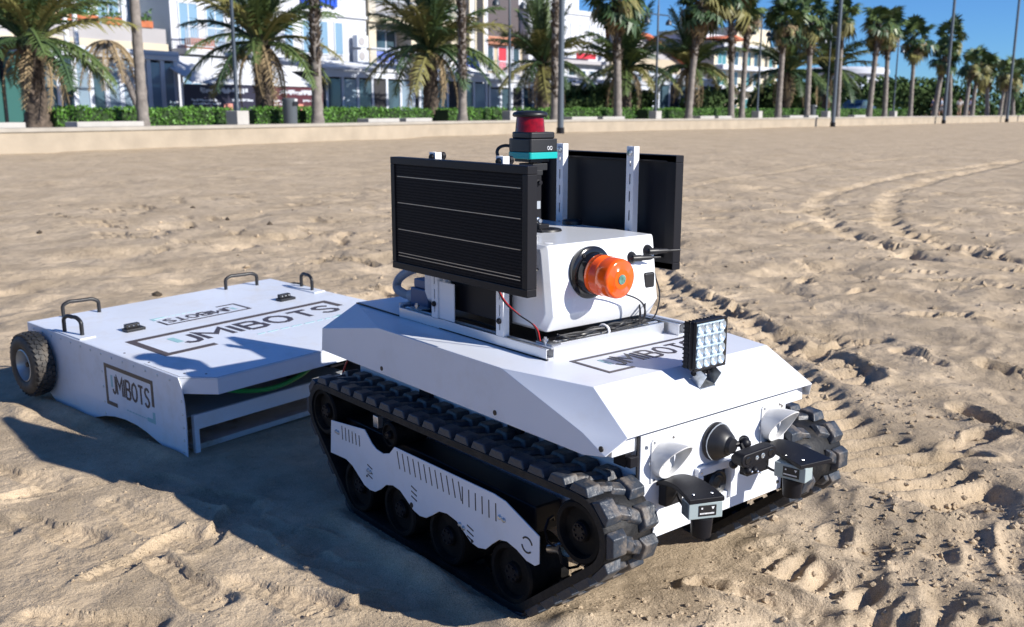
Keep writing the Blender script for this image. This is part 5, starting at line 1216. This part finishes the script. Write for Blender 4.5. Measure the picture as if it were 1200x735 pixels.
# long white glazed terraces along the front
def terrace(s0, s1, t_, zt_, label, nb, roofm=AWN, dp=3.4, slope=.35):
    P, Wd = bld('restaurant_terrace', label, 'terrace', s0, s1, t_, 'glazed restaurant terraces')
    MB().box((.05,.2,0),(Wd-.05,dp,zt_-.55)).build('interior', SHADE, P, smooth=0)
    MB().prism([(-.15,zt_-slope-.12),(-.15,zt_-slope),(dp,zt_+.15),(dp,zt_)],0,-.1,Wd+.1).build('awning', roofm, P, smooth=0)
    MB().box((0,-.05,zt_-slope-.42),(Wd,.06,zt_-slope-.125)).build('beam', FRAME, P, smooth=0)
    for k in range(nb+1):
        x = Wd*k/nb; MB().box((x-.07,-.045,0),(x+.07,.08,zt_-slope-.421)).build('post', FRAME, P, smooth=0)
        if k < nb: MB().box((x+.07,0,.05),(x+Wd/nb-.07,.03,zt_-slope-.5)).build('glass_panel', (GLASSW, mat('pale_blind_glass',(.20,.27,.34),.15), GLASSW, SHADE)[(k*5+nb)%4], P, smooth=0)
    for k in range(2,5): MB().box((-.1,-.152+dp*.2*k,zt_-slope+.02+(.15+slope)*.2*k),(Wd+.1,-.12+dp*.2*k,zt_-slope+.06+(.15+slope)*.2*k)).build('awning_rib', mat('awning_rib',(.5,.52,.56),.6), P, smooth=0)
    return P
terrace(32.6,38.2,8.6,2.75,'white glazed terrace left of the large date palm trunk',7)
terrace(38.7,43.0,8.8,2.75,'white glazed terrace right of the shaggy palm trunk',5)
terrace(43.4,47.6,9.0,2.5,'pale terrace behind the dark date palm and the lamp post',5)
terrace(48.2,53.5,9.4,2.4,'shaded terrace with a white roof right of the grey pole',5)
terrace(54,60,9.8,2.6,'distant white terrace between two fan palm trunks',5)
terrace(61,69,10,3.0,'distant white canopy before the cream building',6)
P, Wd = bld('white_balcony_house','small white house with a white balustrade above a terrace','building',41.6,45.7,12.4)
MB().box((0,0,0),(Wd,1.5,3.0)).build('wall', WALLW, P, smooth=0); railing(P,.0,Wd,-.02,3.0,.9,FRAME,.45)
P, Wd = bld('blue_parasol','bright blue parasol above the terrace left of the lamp post','parasol',41.9,42.4,10.5)
MB().lathe([(.03,0),(.03,3.2)],(0,0,0),(0,0,1),8).build('pole', FRAME, P); MB().lathe([(.75,3.0),(.4,3.5),(.05,3.85),(0,3.87)],(0,0,0),(.25,-.3,1),8).build('canopy', BLUES, P, smooth=0)
# big white building
P, Wd = bld('big_white_building','large white flat roofed building right of the grey pole','building',52.4,61.0,14.5)
MB().box((0,0,0),(Wd,12,6.75)).build('wall', WALLW, P, smooth=0); MB().box((-.08,-.08,6.755),(Wd+.08,12,7.05)).build('parapet', WALLW, P, smooth=0)
MB().box((0,1.5,7.055),(Wd*.86,11,8.4)).build('upper_storey', WALLW, P, smooth=0)
for k in range(4): window(P, Wd*.52+1.0*k, 5.0, .6, 1.2, -.004, mat('pale_shutter',(.66,.66,.68),.6), 0)
MB().box((.4,-.5,3.55),(Wd-.2,-.005,3.8)).build('canopy', WALLG, P, smooth=0); MB().box((Wd*.52,-.56,3.9),(Wd*.78,-.44,4.25)).build('red_sign', REDS, P, smooth=0); MB().box((Wd*.40,-.56,3.9),(Wd*.515,-.44,4.25)).build('white_sign', FRAME, P, smooth=0)
for k in range(7): window(P, .5+1.15*k, 1.2, .8, 2.0, -.004, GLASSW, 0)
# house with red tiled roof
P, Wd = bld('red_roofed_house','grey gabled house with a red tiled roof behind the double armed lamp','house',76.5,87.5,25)
MB().box((0,0,0),(Wd,9,5.2)).build('wall', WALLB, P, smooth=0)
MB().prism([(-.4,7.9),(Wd*.45,7.3),(Wd+.5,5.1),(Wd+.5,4.85),(Wd*.45,7.05),(-.4,7.65)],1,-.6,9.5).build('roof', TILES, P, smooth=0)
MB().prism([(0,5.204),(Wd,5.204),(Wd*.45,7.0),(0,7.6)],1,.0,.3).build('gable', WALLG, P, smooth=0)
for k in range(4): window(P, 1+2.4*k, 2.4, 1.3, 1.8, -.004, GLASSW)
MB().box((-.1,-1.2,2.0),(Wd,-.005,2.2)).build('balcony_slab', WALLW, P, smooth=0); railing(P,0,Wd,-1.15,2.2,.9)
# cream corner building
P, Wd = bld('cream_building','cream building with white bands and teal windows between fan palms','building',93.5,106.5,25)
MB().box((0,0,0),(Wd,12,7.2)).build('wall', WALLC, P, smooth=0); MB().box((Wd*.45,1,7.2),(Wd,11,9.2)).build('upper_storey', WALLC, P, smooth=0); MB().box((.5,2,7.2),(Wd*.42,10,8.3)).build('stair_head', WALLW, P, smooth=0)
for z in (2.5,4.6,6.7): MB().box((-.2,-1.2,z),(Wd+.2,-.005,z+.45)).build('balcony_band', WALLW, P, smooth=0)
for z in (.3,3.05,5.1):
    for k in range(5): window(P, .6+2.45*k, z, 1.7, 1.45, -.004, GLASST if k%2 == 0 else GLASSW, 1)
for k in range(4): MB().box((Wd*(.55+.13*k),-1.1,0),(Wd*(.55+.13*k)+.3,-.8,6.7)).build('column', WALLC, P, smooth=0)
MB().prism([(0,7.66),(3,8.1),(6,7.66)],1,-.5,4).build('red_roof', TILES, P, smooth=0)
# far round white building
P, Wd = bld('round_white_building','far white round building with a flat overhanging roof','building',133,144,26)
MB().lathe([(5.2,0),(5.2,5.3)],(Wd/2,5.5,0),(0,0,1),32).build('wall', WALLW, P, smooth=60); MB().lathe([(5.7,5.3),(5.8,5.4),(5.8,6.0),(5.2,6.3),(0,6.35)],(Wd/2,5.5,0),(0,0,1),32).build('roof', WALLW, P, smooth=40)
for k in range(9):
    a = -PI*.92+PI*.84*k/8; c_ = Vector((Wd/2+5.21*math.cos(a),5.5+5.21*math.sin(a),0)); Mx = Matrix.Translation(c_) @ Matrix.Rotation(a+PI/2,4,'Z')
    MB().cbox((0,0,3.6),(.9,.1,2.2),Mx).build('window', mat('pale_blue_glass',(.45,.52,.60),.2), P, smooth=0)
# ---- trees and shrubs behind
def bush(s_, t_, r, h, label, seed, group='dark trees filling behind the palms', n=900, nm='bushy_tree', th=.0):
    rr = random.Random(seed); P = thing(nm, label, 'tree', (*prom(s_,t_),GZ), 0, group)
    MB().tube([(0,0,0),(.05,.02,h*.4),(0,0,h*.7)], [.12,.09,.05], 7).build('trunk', BARKD, P)
    mb = MB(); cl = [(Vector((rr.uniform(-1,1)*r*.75, rr.uniform(-1,1)*r*.75, h*rr.uniform(.25+th,.85))), rr.uniform(.3,.5)*r) for i in range(16)]; pts_ = []
    for i in range(n):
        c, q = rr.choice(cl); d = Vector((rr.gauss(0,1),rr.gauss(0,1),rr.gauss(0,1))).normalized(); pts_.append(c+d*q*rr.uniform(.55,1))
    leafcloud(mb, pts_, .17+r*.035, rr); mb.build('crown', BUSH, P, smooth=0)
for i,(s_,t_,r,h,lb) in enumerate(((47.0,6.0,1.2,1.5,'low dark shrub left of the thick grey pole'),(49.5,7.2,1.7,1.9,'dark green shrub behind the date palm by the double armed lamp'),(53.6,7.4,1.5,1.8,'rounded dark shrub right of the double armed lamp'),(63.5,7.5,1.7,1.9,'dark shrub under the fan palms before the cream building'),(72,7,2.2,2.4,'dark shrub behind the dark litter bin'),(81,8,2.4,2.7,'dark tree left of the parked dark car'),(90,9,3.0,3.1,'large dark tree right of the far white building'),(96,9,2.8,3.0,'dark tree behind the slim distant fan palm'),(103,10,3.2,3.4,'dark tree behind the tall thin pole'),(111,10,3.2,3.4,'dark tree at the far right behind the small palms'),(119,11,3.6,3.6,'second dark tree at the far right behind the small palms'),(86,14,2.6,3.0,'dark tree behind the row of fan palms'))):
    bush(s_,t_,r,h,lb,i+200,n=1500)
mb = MB(); pts_ = []; q = random.Random(9)
for i in range(7000):
    s_ = q.uniform(108,300); t_ = q.uniform(3,14); pts_.append(Vector((*prom(s_,t_),GZ+q.random()**1.4*(2.6+.6*math.sin(s_*.21)+.5*math.sin(s_*.53)))))
leafcloud(mb, pts_, .38, q); fwd_ = mb.build('distant_trees', BUSH, None, smooth=0); fwd_['kind'] = 'stuff'
# ---- parked car
P, Wd = bld('parked_car','dark blue car parked beyond the fan palms, right of the white building','car',82.0,86.3,5.0)
CARP = mat('dark_blue_car_paint',(.012,.03,.07),.2,coat=.6)
mb = MB().prism([(0,.35),(.05,.75),(.85,.88),(1.5,1.38),(2.9,1.40),(3.6,.95),(4.2,.85),(4.25,.4),(4.1,.25),(.15,.25)],1,0,1.7); mb.build('body', CARP, P, bevel=.06)
mb = MB().prism([(1.0,.90),(1.55,1.31),(2.82,1.33),(3.4,.96)],1,-.012,-.002); mb.build('side_windows', GLASSW, P, smooth=0)
for x in (.8,3.4): o = MB().lathe([(.30,0),(.32,.03),(.32,.17),(.3,.2),(0,.2)],(x,.17,.32),(0,-1,0),20).build('wheel', TYRE, P); MB().lathe([(.19,0),(.17,.012),(0,.012)],(x,-.03,.32),(0,-1,0),16).build('rim', STEEL, o)
MB().box((-.02,.15,.6),(.03,.45,.72)).build('headlight', FRAME, P, smooth=0); MB().box((-.02,1.25,.6),(.03,1.55,.72)).build('headlight', FRAME, P, smooth=0)
# ---- people strolling far along the promenade
SKIN = mat('skin',(.45,.27,.19),.6); HAIR = mat('dark_hair',(.03,.02,.015),.6)
def person(s_, t_, label, shirt, legs, turn, seed):
    rr = random.Random(seed); P = thing('person', label, 'person', (*prom(s_,t_),GZ), turn); st = rr.uniform(.08,.16)
    V = [(0,0,.95),(0,0,1.2),(0,0,1.42),(0,0,1.52),(0,0.01,1.66),(-.09,0,.90),(-.10,st,.48),(-.10,st*.6,.06),(.09,0,.90),(.10,-st*.8,.48),(.10,-st*1.6,.08),(-.19,0,1.40),(-.25,-.06,1.12),(-.22,.08,.90),(.19,0,1.40),(.25,.05,1.12),(.23,.17,.92),(-.10,st*.6+.14,.03),(.10,-st*1.6+.14,.05)]
    E = [(0,1),(1,2),(2,3),(3,4),(0,5),(5,6),(6,7),(7,17),(0,8),(8,9),(9,10),(10,18),(2,11),(11,12),(12,13),(2,14),(14,15),(15,16)]
    R_ = [.14,.13,.13,.06,.10,.095,.07,.05,.095,.07,.05,.06,.042,.036,.06,.042,.036,.035,.035]
    def skin(nm, Vs, Es, Rs, m_, par):
        me_ = bpy.data.meshes.new(nm); me_.from_pydata(Vs, Es, []); me_.materials.append(m_); o = bpy.data.objects.new(nm, me_); COL.objects.link(o); o.parent = par
        o.modifiers.new('skin','SKIN'); sv = me_.skin_vertices[0].data
        for i,r in enumerate(Rs): sv[i].radius = (r,r*.8)
        sv[0].use_root = True; sb = o.modifiers.new('sub','SUBSURF'); sb.levels = 1; sb.render_levels = 1; return o
    body = skin('body', V, E, R_, SKIN, P)
    idx_ = [0,1,2,11,12,14,15]; mp = {k:i for i,k in enumerate(idx_)}
    skin('shirt', [V[k] for k in idx_], [(mp[a],mp[b]) for a,b in E if a in mp and b in mp], [R_[k]+.022 for k in idx_], shirt, P)
    idx2 = [0,5,6,8,9]; mp2 = {k:i for i,k in enumerate(idx2)}
    skin('trousers', [V[k] for k in idx2], [(mp2[a],mp2[b]) for a,b in E if a in mp2 and b in mp2], [R_[k]+.02 for k in idx2], legs, P)
    MB().ball((0,-.02,1.70),.105,12,(1,1,.85)).build('hair', HAIR, P)
def cl(n,c): return mat(n,c,.8)
person(94.3,3.2,'person in dark blue clothes by the tall thin pole',cl('dark_blue_cloth',(.03,.04,.12)),cl('black_cloth',(.02,.02,.02)),1.2,1)
person(95.6,3.0,'person in a pale blue shirt right of the tall thin pole',cl('pale_blue_cloth',(.5,.58,.72)),cl('grey_cloth',(.2,.2,.22)),2.0,2)
person(101.2,3.3,'person in a white top walking right of the tallest distant palm',cl('white_cloth',(.75,.72,.7)),cl('tan_cloth',(.4,.3,.2)),.5,3)
person(103.6,3.1,'person in lilac clothes in the small group at the right',cl('lilac_cloth',(.40,.36,.62)),cl('navy_cloth',(.03,.04,.09)),1.7,4)
person(105.0,3.4,'person in a pink top in the small group at the right',cl('pink_cloth',(.6,.38,.40)),cl('grey_cloth',(.2,.2,.22)),2.6,5)
person(114.5,3.2,'person in a yellow top near the farthest pole',cl('yellow_cloth',(.62,.45,.06)),cl('black_cloth',(.02,.02,.02)),1.0,6)
person(108.0,-1.5,'person in white standing near the right edge of the picture',cl('white_cloth',(.75,.72,.7)),cl('pale_blue_cloth',(.5,.58,.72)),1.4,7)
